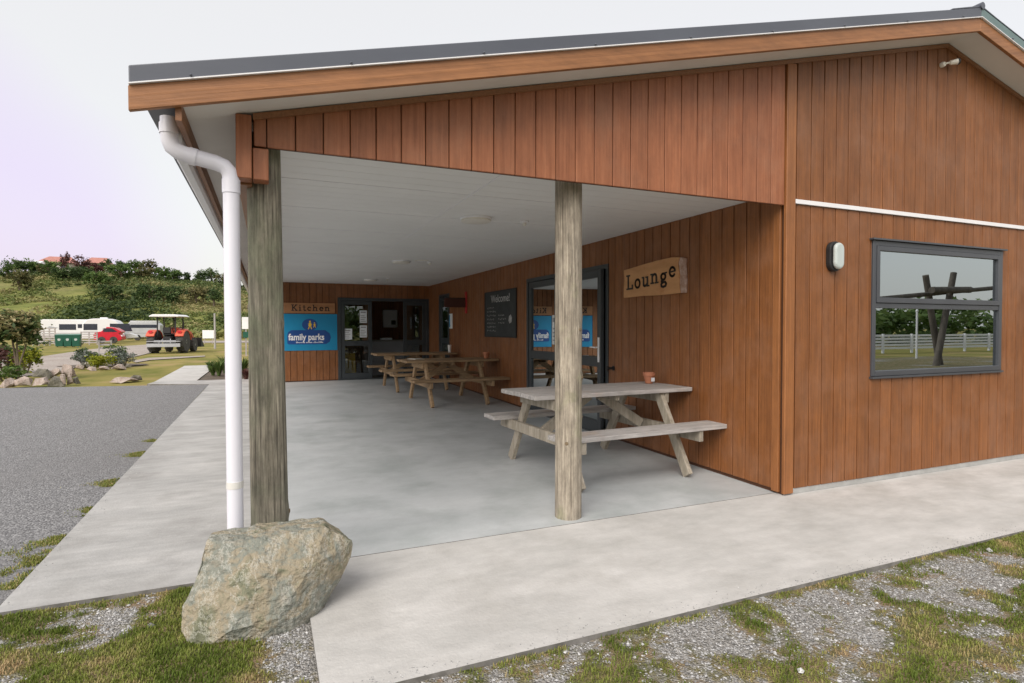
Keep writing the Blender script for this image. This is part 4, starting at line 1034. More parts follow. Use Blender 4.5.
px_shrub(124, 367, .56, .62, m_lf_grey, 'wispy grey shrub at the right end of the flower bed', 59, 500, .045)
px_shrub(94, 364.5, .45, .5, m_lf_dark, 'dark small shrub behind the yellow one in the flower bed', 60, 350, .04)
# bed beyond the side apron: strap leaved plants
def strap_plant(x, y, h, n, label, seed, m=None):
    t = thing('strap_leaf_plant', (x, y, gz(x, y)+.03), label, 'plant', 0, 'leafy plants in the bed behind the porch'); rnd = random.Random(seed); mb = MB()
    for _ in range(n):
        a = rnd.uniform(0, 6.28); hh = h*rnd.uniform(.5, 1.1); r = h*rnd.uniform(.1, .55); w_ = rnd.uniform(.012, .026); dx, dy = math.cos(a), math.sin(a); pts = []
        for k in range(5):
            s = k/4; pts.append(Vector((dx*r*s*s+dx*.03, dy*r*s*s+dy*.03, hh*(s-.25*s*s*s))))
        vs = []; 
        for k, p in enumerate(pts): ww = w_*(1-.9*(k/4)**2); vs += [p+Vector((-dy*ww, dx*ww, 0)), p+Vector((dy*ww, -dx*ww, 0))]
        mb.add(vs, [(2*k, 2*k+1, 2*k+3, 2*k+2) for k in range(4)], rnd.random())
    mb.build('leaves', m or m_lf_mid, t)
    mb = MB(); mb.lathe([(.03, -.04), (.035, .03), (.015, .08)], seg=8); mb.build('crown_base', m_bark, t)
pl = [(213, 377, .36, 'low green leafy plant at the left tip of the bed'), (219, 377.5, .55, 'tall green leafy plant just left of the white pipe'), (225, 375, .62, 'tall green leafy plant behind the white pipe'),
      (233, 379, .42, 'green leafy plant hidden mostly by the white pipe'), (243, 377, .60, 'green leafy plant between the pipe and the dark post'), (210, 372, .36, 'small green leafy plant at the back left of the bed'), (246, 381, .32, 'reddish low leafy plant by the dark post')]
for i, (px, py, h, lb) in enumerate(pl):
    x, y = at_ground(px, py); strap_plant(x, y, h, 120, lb, 70+i, m_lf_red if i == 6 else m_lf_mid)
m_soil = mat('bed_soil', (.07, .055, .04), .95, (.14, .11, .085), (8, 8, 8), bump=.8)
sheet('soil', [at_ground(*p) for p in ((196, 380.6), (205, 372), (218, 368.5), (262, 368.5), (262, 382), (232, 382))], .010, m_soil)
bx, by = at_ground(104, 366)
sheet('bed_ground', [(bx+1.15*math.cos(a)*1.15, by+.9*math.sin(a)) for a in [i*PI/8 for i in range(16)]], .014, m_soil)

def small_rock(px, py, w_, h, m, label, seed, ang=0, dz=0, group='rocks along the edge of the lawn'):
    x, y = at_ground(px, py); rnd = random.Random(seed); pts = []
    for k in range(16):
        a = rnd.uniform(0, 6.28); zz = rnd.uniform(0, 1); r = (1-.45*zz)*rnd.uniform(.75, 1); pts.append((math.cos(a)*r*w_/2, math.sin(a)*r*w_*.4, -.05+zz*(h+.05)))
    pts.append((rnd.uniform(-.15, .15)*w_, 0, h))
    o = hull_rock('rock', [(p[0], p[1], p[2]*.8) for p in pts], m, 2, .035*w_, seed*.7, fr=2.2/w_); o.location = (x, y+w_*.35, gz(x, y)+.02+dz); o.rotation_euler.z = ang
    return tag(o, label, 'rock', group)
RK = [(-14, 388, .55, .26, m_rockp, 'pale rock at the very left of the border'),
 (6, 388.5, .40, .24, m_rockp, 'pale pinkish rock below the small tree at the left edge'),
 (21, 388, .52, .27, m_rockp, 'broad pinkish grey rock in front of the small tree trunk'),
 (39, 387.5, .50, .22, m_rockp, 'low pale tan rock right of the small tree trunk'),
 (55, 387, .46, .25, m_rockd, 'brownish grey rock in the middle of the right hand cluster'),
 (62, 386.5, .18, .30, m_rockp, 'upright white faced rock near the end of the cluster'),
 (69, 386, .20, .30, m_rockp, 'second upright pale rock near the end of the cluster'),
 (75, 385.5, .26, .20, m_rockd, 'small dark rock closing the right end of the cluster'),
 (39, 381, .55, .34, m_rockd, 'dark brown rock standing behind the front row'),
 (53, 380, .42, .32, m_rockp, 'tan orange rock behind the front row'),
 (66, 379, .52, .42, m_rockp, 'tall pale grey rock, the highest of the rear row')]
for i, r in enumerate(RK): small_rock(*r, 100+i, (i*.7) % 1-.5)
RB = [(79, 370, .38, .16, m_rockp, 'pale flat rock at the left of the flower bed rim'), (90, 371, .42, .13, m_rockp, 'long low pale rock on the flower bed rim below the silver shrub'),
 (103, 371, .40, .15, m_rockp, 'pale pinkish rock below the yellow shrub'), (117, 370.5, .50, .19, m_rockp, 'largest white rock on the flower bed rim'), (82, 369.3, .3, .2, m_rockd, 'brown rock behind the left of the flower bed rim'), (128, 368.5, .28, .13, m_rockd, 'small grey rock at the right end of the flower bed')]
for i, r in enumerate(RB): small_rock(*r, 130+i, (i*.9) % 1-.5, group='rocks round the flower bed')
o = small_rock(121, 383.5, .80, .15, m_rockp, 'flat layered rock alone at the lawn edge', 150, group=None); 
o2 = small_rock(134, 382, .42, .17, m_rockd, 'grey rock leaning against the flat layered rock', 151, group=None)
# little garden chair in the bed
x, y = at_ground(106, 363)
GC = thing('garden_chair', (x, y, gz(x, y)), 'little weathered wooden chair among the shrubs of the flower bed', 'chair', .3)
mb = MB(); mb.box(-.2, .2, -.2, .2, .34, .37); mb.build('seat', m_tgrey, GC)
mb = MB(); 
for z in (.52, .64, .76): mb.box(-.2, .2, .19, .21, z, z+.06)
mb.build('backrest', m_tgrey, GC)
for sx in (-1, 1):
    for sy, hh in ((-1, .34), (1, .84)):
        mb = MB(); mb.box(sx*.19-.02, sx*.19+.02, sy*.18-.02, sy*.18+.02, 0, hh); mb.build('leg', m_tgrey, GC)

# ------------------------------------------------------------------ things on the camping ground
m_white_v = mat('vehicle_white', (.70, .70, .72), .35, (.74, .74, .76), (1, 1, 1))
m_vgrey = mat('vehicle_stripe', (.34, .35, .37), .4); m_vdark = mat('vehicle_window', (.03, .035, .05), .12)
m_tyre = mat('tyre_rubber', (.035, .034, .032), .85, (.07, .066, .06), (5, 5, 5)); m_rim = mat('wheel_rim', (.45, .46, .47), .35, metal=.4)
m_vred = mat('car_red', (.50, .012, .03), .25); m_tred = mat('tractor_red', (.50, .06, .025), .45, (.58, .10, .05), (3, 3, 3))
m_vsil = mat('silver_body', (.42, .43, .45), .35, (.47, .48, .50), (2, 2, 2)); m_bin = mat('bin_green', (.008, .085, .055), .5); m_binl = mat('bin_lid_green', (.010, .11, .07), .5)
m_fgrey = mat('grey_pickets', (.34, .31, .31), .8, (.46, .42, .41), (3, 3, 3), tone=.2)
def wheel(parent, x, y, z, r, w_, ax=(0, 1, 0), rim=.6, lugs=0):
    mb = MB(); a = Vector(ax)
    mb.lathe([(r*rim, -w_/2), (r*.92, -w_/2), (r, -w_/2+w_*.15), (r, w_/2-w_*.15), (r*.92, w_/2), (r*rim, w_/2)], (x, y, z), ax, 28)
    for k in range(lugs):
        an = 2*PI*k/lugs; e = a.orthogonal().normalized(); q = a.cross(e); dd = e*math.cos(an)+q*math.sin(an); c = Vector((x, y, z))
        sg = 1 if k % 2 else -1
        mb.bar(c+dd*(r+.012), c+dd*(r+.012)+a*sg*w_*.48+(q*math.cos(an)-e*math.sin(an))*r*.10, .035, .04, up=tuple(dd))
    wh = mb.build('wheel', m_tyre, parent, smooth=True)
    mb = MB(); mb.lathe([(r*rim*.99, -w_*.35), (r*rim*.99, w_*.35)], (x, y, z), ax, 24); mb.lathe([(r*.2, -w_*.5), (r*.2, w_*.5)], (x, y, z), ax, 12); mb.build('rim', m_rim, wh, smooth=True)
    return wh
# vehicles are drawn side-on: local x = length, y = width, profile in x-z
FX = (V3((0,0,0)), V3((1,0,0)), V3((0,0,1)), V3((0,1,0)))
def van_body(prof, w_, m, parent, name='body', bevel=.06): mb = MB(); mb.prism(prof, FX, -w_/2, w_/2, .5); return mb.build(name, m, parent, bevel=bevel, segs=3)
def side_win(parent, x0, x1, z0, z1, w_, slant=0):
    mb = MB(); mb.prism([(x0, z0), (x1, z0), (x1-slant, z1), (x0, z1)], FX, -w_/2-.012, -w_/2-.001, .5); return mb.build('window', m_vdark, parent, bevel=.004)
def at_px(px, y): return at_depth(px, y)
# caravan
Y = 66.
xa, xb = at_px(45, Y), at_px(93, Y)
L = xb-xa; CV = thing('caravan', ((xa+xb)/2, Y, gz(0, Y)), 'long white caravan with square rear parked behind the green bins', 'caravan')
van_body([(-L/2, .42), (L/2, .42), (L/2, 2.2), (L/2-.25, 2.5), (-L/2, 2.5)], 2.3, m_white_v, CV)
side_win(CV, -L/2+1.45, -L/2+2.8, 1.35, 1.98, 2.3); side_win(CV, L/2-.95, L/2-.15, 1.55, 1.98, 2.3)
mb = MB(); mb.prism([(-L/2+.5, 1.62), (-L/2+1.1, 1.50), (-L/2+1.4, 1.58), (-L/2+1.1, 1.66), (-L/2+.7, 1.76)], FX, -1.161, -1.151, .5); mb.box(-L/2+.1, L/2-.1, -1.162, -1.151, .95, 1.02); mb.build('stripe', m_vgrey, CV)
wheel(CV, -.4, -1.05, .34, .34, .2); wheel(CV, .4, -1.05, .34, .34, .2)
# motorhome
xa, xb = at_px(86, 64.), at_px(137, 64.); L = xb-xa
MH = thing('touring_caravan', ((xa+xb)/2, 64., gz(0, 64)), 'white caravan with rounded sloping nose parked behind the red car', 'caravan')
van_body([(-L/2, .45), (-L/2-.02, 1.9), (-L/2+.35, 2.40), (-L/2+.9, 2.52), (L/2-2.2, 2.52), (L/2-1.55, 2.3), (L/2-1.05, 1.7), (L/2-.85, 1.0), (L/2-.9, .45)], 2.3, m_white_v, MH)
side_win(MH, .1, 1.95, 1.15, 1.98, 2.3, .25); side_win(MH, -2.0, -.9, 1.3, 1.95, 2.3)
mb = MB(); mb.box(-.9, -.3, -.2, .2, 2.52, 2.66); mb.build('roof_vent', m_white_v, MH, bevel=.03)
mb = MB(); mb.box(-L/2+.1, L/2-1.2, -1.162, -1.151, .85, .92); mb.build('stripe', m_vgrey, MH)
MH.scale = (1, 1, .90); CV.scale = (1, 1, .88)
mb = MB(); mb.prism([(L/2-.85, .35), (L/2+.1, .45), (L/2, .75), (L/2-.5, .95), (L/2-.87, .9)], FX, -.45, .45, .5); mb.build('drawbar_cover', m_white_v, MH, bevel=.05)
wheel(MH, -.6, -1.05, .34, .34, .2)
# second long camper behind
xa, xb = at_px(129, 72.), at_px(162, 72.); L = xb-xa
C2 = thing('camper_bus', ((xa+xb)/2, 72., gz(0, 72)), 'long low silver white camper with a dark window band, partly behind the tractor', 'camper')
van_body([(-L/2, .35), (L/2, .35), (L/2, 1.7), (L/2-.3, 2.0), (-L/2+.3, 2.05), (-L/2, 1.7)], 2.2, m_vsil, C2)
side_win(C2, -L/2+.35, L/2-.3, 1.38, 1.74, 2.2); mb = MB(); mb.box(-L/2+.3, L/2-.3, -1.0, 1.0, 2.06, 2.16); mb.build('roof_edge', m_white_v, C2, bevel=.03)
mb = MB(); mb.box(-L/2+.3, L/2-.3, -1.112, -1.101, .78, .86); mb.build('stripe', m_vgrey, C2); wheel(C2, -L/2+1., -1.0, .33, .33, .2); wheel(C2, L/2-1., -1.0, .33, .33, .2)
# red car
Y = 58.; xa, xb = at_px(96, Y), at_px(124, Y); L = xb-xa
RC = thing('red_car', ((xa+xb)/2, Y, gz(0, Y)), 'small bright red car parked in front of the white caravan', 'car')
van_body([(-L/2, .35), (-L/2+.05, .85), (-L/2+.12, .98), (-L/2+.55, 1.05), (-L/2+.95, 1.38), (-.1, 1.46), (.55, 1.36), (1.05, 1.02), (L/2-.25, .86), (L/2-.02, .62), (L/2, .34), (L/2-.2, .22), (-L/2+.1, .22)], 1.65, m_vred, RC, bevel=.07)
side_win(RC, -L/2+.75, -.35, 1.0, 1.32, 1.64, .0); side_win(RC, -.28, .75, 1.0, 1.33, 1.64, .42)
for x in (-L/2+.6, L/2-.62): wheel(RC, x, -.75, .30, .30, .2)
mb = MB(); mb.box(-L/2-.012, -L/2+.04, -.78, -.55, .62, .82); mb.build('tail_light', m_redp, RC); mb = MB(); mb.box(L/2-.10, L/2+.004, -.78, -.55, .60, .72); mb.build('headlight', m_sgw, RC)
# wheelie bins
def bin_(px, label, first=None):
    x = at_px(px, 46.)
    if first: t = copy_tree(first); t.location.x = x; t['label'] = label; return t
    t = thing('wheelie_bin', (x, 46., gz(0, 46)), label, 'bin', .08, 'green wheelie bins')
    mb = MB(); mb.add([(-.26,-.30,.06),(.26,-.30,.06),(.26,.30,.06),(-.26,.30,.06),(-.31,-.38,.95),(.31,-.38,.95),(.31,.36,.95),(-.31,.36,.95)], [(3,2,1,0),(4,5,6,7),(0,1,5,4),(1,2,6,5),(2,3,7,6),(3,0,4,7)]); mb.build('bin_body', m_bin, t, bevel=.02)
    mb = MB(); mb.add([(-.33,-.42,.955),(.33,-.42,.955),(.33,.38,.955),(-.33,.38,.955),(-.31,-.40,1.0),(.31,-.40,1.0),(.29,.34,1.06),(-.29,.34,1.06)], [(3,2,1,0),(4,5,6,7),(0,1,5,4),(1,2,6,5),(2,3,7,6),(3,0,4,7)]); mb.build('lid', m_binl, t, bevel=.01)
    mb = MB(); mb.tube([(-.25,.40,.98),(.25,.40,.98)], .02, 8); mb.build('handle', m_bin, t)
    t.scale = (.80, .85, .86)
    for s in (-1, 1): mb = MB(); mb.lathe([(.10, 0), (.10, .05)], (s*.24-.025, .33, .10), (1, 0, 0), 14); mb.build('wheel', m_tyre, t)
    mb = MB(); mb.lathe([(.11, 0), (.11, .006)], (0, -.352, .62), (0, -1, 0), 14); mb.build('round_sticker', m_lens, t)
    return t
bb = bin_(60, 'leftmost of the three green wheelie bins in front of the caravan')
bin_(68.3, 'middle one of the three green wheelie bins in front of the caravan', bb)
bin_(76.6, 'rightmost of the three green wheelie bins, next to the wooden screen', bb)
# picket screens
def screen(pa, pb, y, h, label, rails, n):
    xa, xb = at_px(pa, y), at_px(pb, y); t = thing('fence', ((xa+xb)/2, y, gz(0, y)), label, 'fence', 0, 'low grey board fences'); L = xb-xa
    for i in range(n+1):
        mb = MB(); x = -L/2+L*i/n; mb.box(x-.04, x+.04, .015, .09, -.1, h); mb.build('post', m_fgrey, t)
    for k in range(rails):
        mb = MB(); z = .12+(h-.2)*k/(rails-1); mb.box(-L/2-.02, L/2+.02, -.01, .012, z, z+.085); mb.build('rail', m_fgrey, t)
screen(81, 97, 53., 1.05, 'grey board screen between the green bins and the red car', 6, 2)
screen(33, 55, 52., .78, 'long grey board fence left of the green bins', 5, 4)
screen(38, 55, 56., 1.35, 'taller grey board fence in front of the caravan rear', 6, 3)
# low dark plants in front of the screens
for i, (px, lb) in enumerate(((37, 'low dark shrub under the left end of the long board fence'), (47, 'low dark shrub under the middle of the long board fence'), (81, 'low dark shrub right of the green bins'))):
    shrub('low_shrub', at_px(px, 51.), 51., .35, .8, m_lf_dark, lb, 'shrub', 160+i, 160, .07)

# tractor, seen from behind with its loader to the far right
x, y = at_ground(169, 353)
TT = thing('tractor', (x, y, gz(x, y)), 'red open tractor with a white canopy and front loader on the lawn', 'tractor', math.radians(-11))
TT.scale = (.86, .90, .90)
for s in (-1, 1):
    wheel(TT, s*.80, 0, .66, .66, .42, (1, 0, 0), .5, 26)
    wheel(TT, s*.72, 2.05, .42, .42, .28, (1, 0, 0), .5, 18)
mb = MB(); mb.box(-.28, .28, .2, 2.3, .62, 1.05); mb.box(-.22, .22, -.3, .6, .5, .95); mb.build('chassis', m_black, TT, bevel=.03)
mb = MB(); mb.prism([(.75, .95), (2.75, .85), (2.8, 1.15), (2.55, 1.38), (.75, 1.48)], (V3((0,0,0)), V3((0,1,0)), V3((0,0,1)), V3((1,0,0))), -.30, .30); mb.build('bonnet', m_tred, TT, bevel=.06, segs=3)
for s in (-1, 1):
    mb = MB(); Ff = (V3((0,0,0)), V3((0,1,0)), V3((0,0,1)), V3((1,0,0)))
    outer = arc(0, .62, .80, .74, 10, 150, 10); inner = arc(0, .62, .72, .66, 150, 10, 10)
    c0 = s*.80; mb.prism(outer+inner, Ff, c0-.24, c0+.24); fn = mb.build('fender', m_tred, TT, bevel=.02)
    mb = MB(); mb.box(c0-.10, c0+.10, -.62, -.55, 1.18, 1.30); mb.build('tail_light', m_vred, fn)
mb = MB(); mb.box(-.24, .24, -.22, .25, 1.02, 1.14); mb.build('seat', m_black, TT, bevel=.04); mb = MB(); mb.box(-.23, .23, -.30, -.20, 1.12, 1.50); mb.build('seat_back', m_black, TT, bevel=.04)
mb = MB(); mb.tube([(0, .75, 1.2), (0, .55, 1.48)], .025, 8); rg = [(.19*math.cos(a), .55+.19*math.sin(a)*.8, 1.50+.19*math.sin(a)*.45) for a in [i*PI/8 for i in range(17)]]; mb.tube(rg, .016, 6); mb.build('steering_wheel', m_black, TT)
for sx in (-1, 1):
    for yy, tx in ((-.35, .50), (.85, .56)):
        mb = MB(); mb.bar((sx*.50, yy, .95), (sx*tx, yy*.9, 2.12), .06, .06, up=(0, 1, 0)); mb.build('canopy_post', m_black, TT)
mb = MB(); mb.prism([(-.80, 2.10), (.80, 2.10), (.82, 2.14), (.62, 2.24), (-.62, 2.24), (-.82, 2.14)], (V3((0,0,0)), V3((1,0,0)), V3((0,0,1)), V3((0,1,0))), -.75, 1.15); mb.build('canopy', m_white_v, TT, bevel=.03, segs=2)
mb = MB(); mb.box(-.62, .62, -.62, -.50, .62, .74); mb.box(-.45, .45, -.50, -.30, .40, .55); mb.bar((-.2, -.3, .8), (-.35, -.75, .5), .05, .06); mb.bar((.2, -.3, .8), (.35, -.75, .5), .05, .06); mb.build('hitch', m_vgrey, TT)
mb = MB(); mb.box(-.92, .92, -.86, -.80, .36, .56); mb.box(-.92, .92, -.86, -.72, .66, .70); mb.build('rear_blade', m_vgrey, TT, bevel=.01)
for s in (-1, 1):
    mb = MB(); mb.bar((s*.42, 1.0, 1.35), (s*.48, 2.35, 1.15), .08, .14); mb.bar((s*.48, 2.3, 1.18), (s*.48, 3.1, .55), .08, .14); mb.bar((s*.42, 1.05, .7), (s*.42, 1.0, 1.42), .10, .14, up=(0, 1, 0)); mb.build('loader_arm', m_tred, TT)
mb = MB(); mb.prism([(3.05, .25), (3.75, .25), (3.75, .29), (3.12, .33), (3.10, .85), (3.04, .85)], (V3((0,0,0)), V3((0,1,0)), V3((0,0,1)), V3((1,0,0))), -.85, .85); mb.prism([(3.05, .25), (3.75, .25), (3.10, .85)], (V3((0,0,0)), V3((0,1,0)), V3((0,0,1)), V3((1,0,0))), .85, .88); mb.prism([(3.05, .25), (3.75, .25), (3.10, .85)], (V3((0,0,0)), V3((0,1,0)), V3((0,0,1)), V3((1,0,0))), -.88, -.85); mb.build('bucket', m_black, TT)
mb = MB(); mb.tube([(.22, 1.9, 1.3), (.22, 1.9, 1.85)], .03, 8); mb.build('exhaust', m_black, TT)
# windscreen-like mesh guard between the posts
mb = MB(); mb.box(-.03, .03, .86, .88, 1.4, 2.1); mb.box(-.5, .5, .86, .88, 1.45, 1.5); mb.build('front_guard', m_black, TT)

# lone wooden post, sign, lamp
x, y = at_ground(215, 349)
WP = thing('wooden_post', (x, y, gz(x, y)), 'tall thin grey wooden post standing alone on the lawn', 'post')
mb = MB(); mb.tube([(0, 0, -.1), (.01, 0, 1.2), (0, 0, 2.2)], [.065, .06, .05], 10); mb.build('shaft', m_tgrey, WP, smooth=True)
mb = MB(); mb.tube([(0, 0, 2.2), (0, 0, 2.23)], [.055, .04], 10); mb.build('cap', m_vgrey, WP)
x = at_px(208.5, 52.)
BS = thing('notice_board', (x, 52., gz(0, 52)), 'plain white board on two short legs beyond the lone wooden post', 'sign')
mb = MB(); mb.box(-.45, .45, -.015, .015, .45, 1.15); mb.build('board', m_sgw, BS)
for s in (-.3, .3): mb = MB(); mb.box(s-.03, s+.03, .02, .07, 0, .9); mb.build('leg', m_fgrey, BS)
x = at_px(246, 26.)
ML = thing('marker_post', (x, 26., gz(0, 26)), 'dark post with a white board on top, showing between pipe and dark post', 'sign')
mb = MB(); mb.box(-.035, .035, -.035, .035, 0, 1.3); mb.build('shaft', m_fgrey, ML); mb = MB(); mb.box(-.16, .16, -.06, -.036, 1.25, 1.8); mb.build('board', m_sgw, ML); mb = MB(); mb.box(-.12, .10, -.08, -.036, .85, 1.12); mb.build('lower_board', m_bin, ML)

# ------------------------------------------------------------------ the hill
def hill_h(x, y):
    if y < 80: return -.4
    # ridge profile across the view, in metres, by bearing from the camera
    b = (x-CP.x)/(y-CP.y)
    prof = [(-3, 15), (-.9, 15), (-.62, 13), (-.337, 13.6), (-.27, 14.8), (-.2, 14.8), (-.161, 14.4), (-.122, 13.2), (-.068, 12.6), (-.026, 12.0), (.03, 11.0), (.3, 9), (3, 8)]
    for (b0, h0), (b1, h1) in zip(prof, prof[1:]):
        if b0 <= b <= b1: h = lerp(h0, h1, (b-b0)/(b1-b0)); break
    else: h = 10
    t = (y-84)/(148-84); t = max(0, min(1, t)); s = t*t*(3-2*t)*.55+t*.45
    k = 1 if y < 170 else max(.3, 1-(y-170)/200)
    return -.3+h*s*k*.96+(nse(x, y, .035, 2)*1.6+nse(x, y, .11, 1)*.7)*min(1, t*3)*(1-.75*max(0, t-.7)/.3)
m_hill = mat('hill_scrub', (.085, .115, .03), .95, (.20, .205, .065), (.16, .3, .3), mott=.35, mscale=(.7, 1.2, 1.2), detail=10, lo=.36, hi=.64, bump=1, bscale=.9, c3=(.20, .17, .085), c3scale=.045, c3lo=.48, c3hi=.66, spec=.1)
grid('hill', axis([(-420, -90, 15), (-90, 30, 2.5), (30, 420, 15)]), axis([(78, 160, 2), (160, 420, 20)]), hill_h, m_hill)
# ground cover on the slope: one continuous mass
def scrub(name, n, m_, seed, y0, y1, hh, size, cond):
    rnd = random.Random(seed); mb = MB(); k = 0
    while k < n:
        y = y0+(y1-y0)*rnd.random(); b = rnd.uniform(-.52, .06); x = CP.x+b*(y-CP.y)
        if not cond(x, y): continue
        k += 1; z = hill_h(x, y); r = rnd.uniform(.5, 1.5)*hh; base = max(0, min(1, .55+1.5*nse(x, y, .045, 5)+.7*nse(x, y, .15, 2)+rnd.uniform(-.2, .2)))
        for _ in range(16):
            q = Vector((x+rnd.gauss(0, r*.75), y+rnd.gauss(0, r*.6), z+abs(rnd.gauss(0, r*.38)))); s = size*rnd.uniform(.6, 1.4)
            u = Vector((rnd.uniform(-1, 1), rnd.uniform(-1, 1), rnd.uniform(-.7, .7))).normalized(); v = u.cross(Vector((rnd.uniform(-1, 1), rnd.uniform(-1, 1), rnd.uniform(-1, 1)))).normalized()
            mb.add([q-u*s, q+v*s*.6, q+u*s, q-v*s*.6], [(0, 1, 2, 3)], max(0, min(1, base+rnd.uniform(-.2, .2))))
    return kind(mb.build(name, m_), 'stuff')
m_scrub = leaf_mat('scrub_leaves', (.055, .085, .022), (.14, .18, .05), (.30, .26, .12), .2)
scrub('scrub', 4200, m_scrub, 31, 84, 146, .50, .19, lambda x, y: nse(x, y, .07, 9) > -.16)
m_scrub2 = leaf_mat('scrub_leaves_dark', (.035, .06, .02), (.08, .115, .036), (.15, .175, .065), .2)
scrub('dark_scrub', 900, m_scrub2, 32, 98, 146, .85, .24, lambda x, y: nse(x, y, .055, 3)+(.15 if (x-CP.x)/(y-CP.y) > -.2 else -.12)+(y-125)/200 > .10)
m_reed = leaf_mat('reed_leaves', (.08, .09, .02), (.15, .16, .04), (.24, .22, .08), .15)
scrub('reeds', 420, m_reed, 33, 80, 88, .9, .35, lambda x, y: (x-CP.x)/(y-CP.y) > -.22)

# trees and bushes on the ridge
def ridge_tree(px, py_top, Yd, wpx, m, label, seed, kindn='ridge_tree', squash=1.):
    k = Yd-CP.y; x = at_depth(px, Yd); dep = (Vector((x, Yd, 0))-Vector((CP.x, CP.y, 0))).dot(Vector((f_.x, f_.y, 0)))
    w_ = 1.3*wpx/575.86*dep; zt = CP.z+(328.4-py_top)/575.86*dep; z0 = hill_h(x, Yd)-.3; h = max(w_*.55, zt-z0); z0 = zt-h
    t = thing(kindn, (x, Yd, z0), label, 'tree', 0, 'trees and bushes along the hilltop'); rnd = random.Random(seed)
    mb = MB(); mb.tube([(0, 0, -1.5), (.1, 0, h*.35), (-.1, 0, h*.7)], [.22, .16, .07], 6)
    for _ in range(3): a = rnd.uniform(0, 6.28); mb.tube([(0, 0, h*.3), (math.cos(a)*w_*.22, math.sin(a)*w_*.22, h*.65)], [.10, .04], 5)
    mb.build('trunk', m_bark, t)
    bl = [(0, 0, h*.60, w_*.32, w_*.32, h*.30)]
    for _ in range(6): a = rnd.uniform(0, 6.28); bl.append((math.cos(a)*w_*.28, math.sin(a)*w_*.2, h*rnd.uniform(.3, .75), w_*.22, w_*.22, h*.24))
    foliage('crown', m, t, bl, 1200, .022*w_+.12, seed)
    return t
RT = [(8, 257, 138, 16, m_lf_mid, 'round bright green tree at the left end of the ridge'), (20, 258, 144, 13, m_lf_dark, 'dark low bush right of the round green tree'), (32, 257, 146, 18, m_lf_mid, 'broad green bush on the ridge left of the white house'),
 (46, 262, 140, 12, m_lf_olive, 'olive bush just below the white house'), (52, 259, 138, 16, m_lf_mid, 'green tree right of the white house'), (67, 251.5, 150, 8, m_lf_red, 'small reddish brown tree poking above the red roofs'),
 (64, 266, 132, 20, m_lf_dark, 'grey green bush below the first red roof'), (83, 253.5, 146, 15, m_lf_red, 'dark bronze tree between the two red roofs'), (82, 264, 134, 20, m_lf_dark, 'wide dark bush below the bronze tree'),
 (97, 262, 138, 16, m_lf_red, 'bronze bush at the foot of the second red roof'), (110, 257, 142, 13, m_lf_dark, 'dark tree right of the second red roof'), (98, 270, 126, 22, m_lf_mid, 'leafy green bush on the upper slope left of centre'),
 (122, 262, 132, 20, m_lf_mid, 'full green tree standing forward of the ridge'), (126, 257, 146, 12, m_lf_dark, 'purplish dark tree on the ridge behind the full green one'), (136, 258, 142, 15, m_lf_mid, 'rounded green tree at the middle of the ridge'),
 (151, 258.5, 142, 15, m_lf_olive, 'feathery olive tree at the middle of the ridge'), (144, 266, 134, 16, m_lf_olive, 'olive bush below the feathery tree'), (163, 264, 140, 16, m_lf_mid, 'green bush right of the feathery tree'), (175, 266.5, 140, 16, m_lf_mid, 'last green bush before the ridge drops'),
 (200, 269, 146, 9, m_lf_dark, 'small dark tree left of the spreading one'), (212, 266.5, 146, 17, m_lf_dark, 'dark spreading tree on the low right part of the ridge'), (188, 271, 142, 5, m_lf_dark, 'tiny dark tree alone in the dip of the ridge'), (224, 271, 142, 14, m_lf_olive, 'olive bush on the ridge beside the white pipe'),
 (246, 266, 140, 12, m_lf_dark, 'dark tree on the ridge between pipe and dark post'), (236, 270, 136, 16, m_lf_olive, 'olive bush on the ridge behind the white pipe'),
 (20, 268, 124, 18, m_lf_olive, 'brownish olive bush on the upper slope at left'), (150, 283, 112, 24, m_lf_dark, 'dark bush on the middle slope'), (172, 285, 112, 26, m_lf_dark, 'wide dark bush on the middle slope above the tractor'), (196, 283, 114, 24, m_lf_olive, 'olive bush on the middle slope right of the tractor'), (214, 286, 112, 18, m_lf_dark, 'blue green dark bush on the middle slope by the pipe'), (112, 283, 114, 18, m_lf_dark, 'dark bush on the middle slope above the red car')]
for i, r in enumerate(RT): ridge_tree(*r, 200+i)
# houses on top
m_rroof = mat('red_tiles', (.36, .15, .12), .7, (.44, .20, .16), (2, 2, 2)); m_hw = mat('house_walls', (.5, .47, .43), .8)
def house(px, y, wpx, zt_px, label, mr, rh=1.6):
    x = at_depth(px, y); dep = (Vector((x, y, 0))-Vector((CP.x, CP.y, 0))).dot(Vector((f_.x, f_.y, 0))); w_ = wpx/575.86*dep; zt = CP.z+(328.4-zt_px)/575.86*dep; z0 = zt-rh-2.4
    t = thing('hilltop_house', (x, y, z0), label, 'house', 0, 'houses on the hilltop')
    mb = MB(); mb.box(-w_*.42, w_*.42, -3, 3, -2, 2.4); mb.build('wall', m_hw, t)
    mb = MB(); mb.add([(-w_/2,-3.6,2.35),(w_/2,-3.6,2.35),(w_/2,3.6,2.35),(-w_/2,3.6,2.35),(-w_*.3,0,2.35+rh),(w_*.3,0,2.35+rh)], [(0,1,5,4),(2,3,4,5),(1,2,5),(3,0,4),(3,2,1,0)]); mb.build('roof', mr, t)
    for s in (-.22, .12): mb = MB(); mb.box(w_*s, w_*s+1.2, -3.03, -3.001, .8, 2.0); mb.build('window', m_vdark, t)
house(62, 156, 30, 256, 'long red roofed house left on the hilltop', m_rroof)
house(101, 156, 22, 257, 'red roofed house right of the dark bronze tree on the hilltop', m_rroof)
house(41, 150, 11, 260, 'small white roofed building among the bushes of the hilltop', m_white_v, .8)

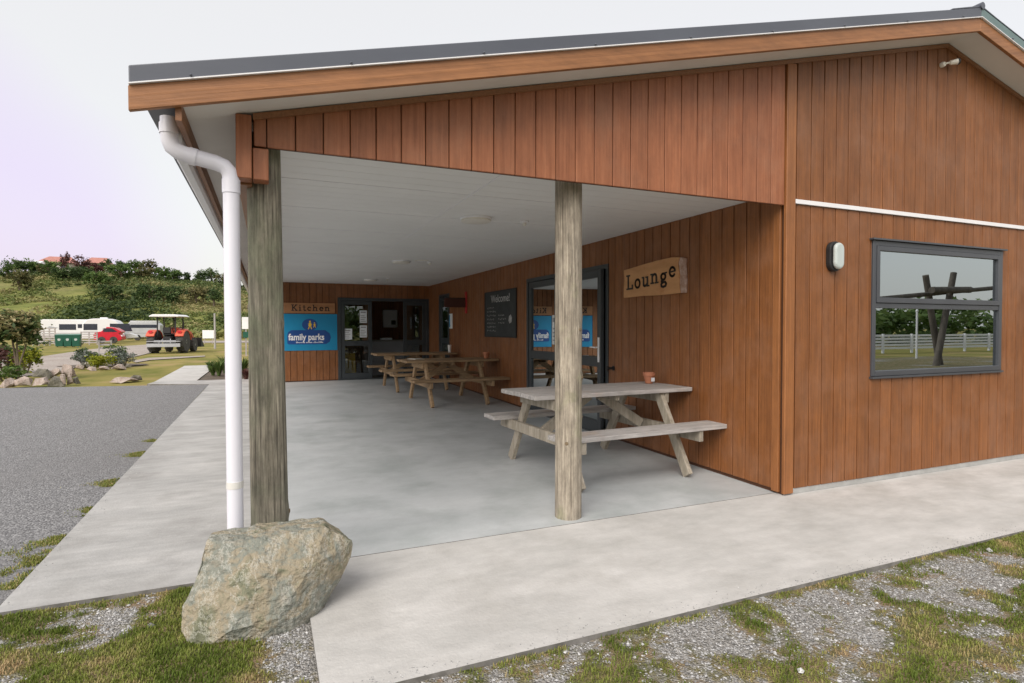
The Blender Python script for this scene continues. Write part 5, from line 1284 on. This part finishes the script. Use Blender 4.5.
# ------------------------------------------------------------------ behind the camera: what the window mirrors
m_log = mat('dark_logs', (.07, .06, .05), .85, (.13, .11, .09), (9, 9, 2), bump=.4)
GY = -9.6
XF = thing('log_frame', (18.3, GY, -.05), 'crossed dark log frame carrying long level poles, standing in the yard opposite', 'log frame')
mb = MB(); mb.tube([(-.28, .06, 0), (.62, .06, 3.35)], [.115, .10], 14); mb.build('crossed_log', m_log, XF, smooth=True)
mb = MB(); mb.tube([(.42, -.22, 0), (-.50, -.22, 3.25)], [.115, .10], 14); mb.build('crossed_log', m_log, XF, smooth=True)
mb = MB(); mb.tube([(-3.6, -.02, 2.32), (0, -.02, 2.62)], .08, 12); mb.build('pole', m_log, XF, smooth=True)
mb = MB(); mb.tube([(0, -.10, 2.62), (3.8, -.10, 2.92)], .08, 12); mb.build('pole', m_log, XF, smooth=True)
mb = MB(); mb.tube([(-1.0, .30, 2.68), (1.15, .30, 2.74)], .115, 12); mb.build('cross_block', m_log, XF, smooth=True)
def white_fence(x0, x1, y, label):
    t = thing('rail_fence', ((x0+x1)/2, y, -.05), label, 'fence', 0, 'white rail fences'); L = x1-x0
    for k in range(5): mb = MB(); mb.box(-L/2, L/2, -.02, .02, .22+k*.17, .33+k*.17); mb.build('rail', m_white, t)
    for k in range(int(L/2.4)+1): mb = MB(); mb.box(-L/2+k*2.4-.05, -L/2+k*2.4+.05, .021, .12, 0, 1.05); mb.build('post', m_white, t)
white_fence(10, 52, -17.5, 'white five rail fence reflected in the gable window')
m_hedge = m_lf_mid
rnd = random.Random(77)
HL = ['broad hedge tree across the yard']*14
for i in range(14):
    x = -34+i*7.2
    shrub('hedge_tree', x, -27-rnd.uniform(0, 3), rnd.uniform(3.0, 4.6), 8.6, rnd.choice((m_lf_mid, m_lf_olive, m_lf_mid)), HL[i], 'tree', 300+i, 1500, .32, low=-.3, group='hedge trees across the yard')
wp = thing('flag_pole', (22.5, -13, -.05), 'thin white pole in front of the rail fence', 'pole'); mb = MB(); mb.tube([(0,0,0),(0,0,2.1)], .04, 10); mb.build('shaft', m_white, wp); mb = MB(); mb.lathe([(.06, 2.1), (.05, 2.16), (.01, 2.2)], seg=10); mb.build('cap', m_white, wp)
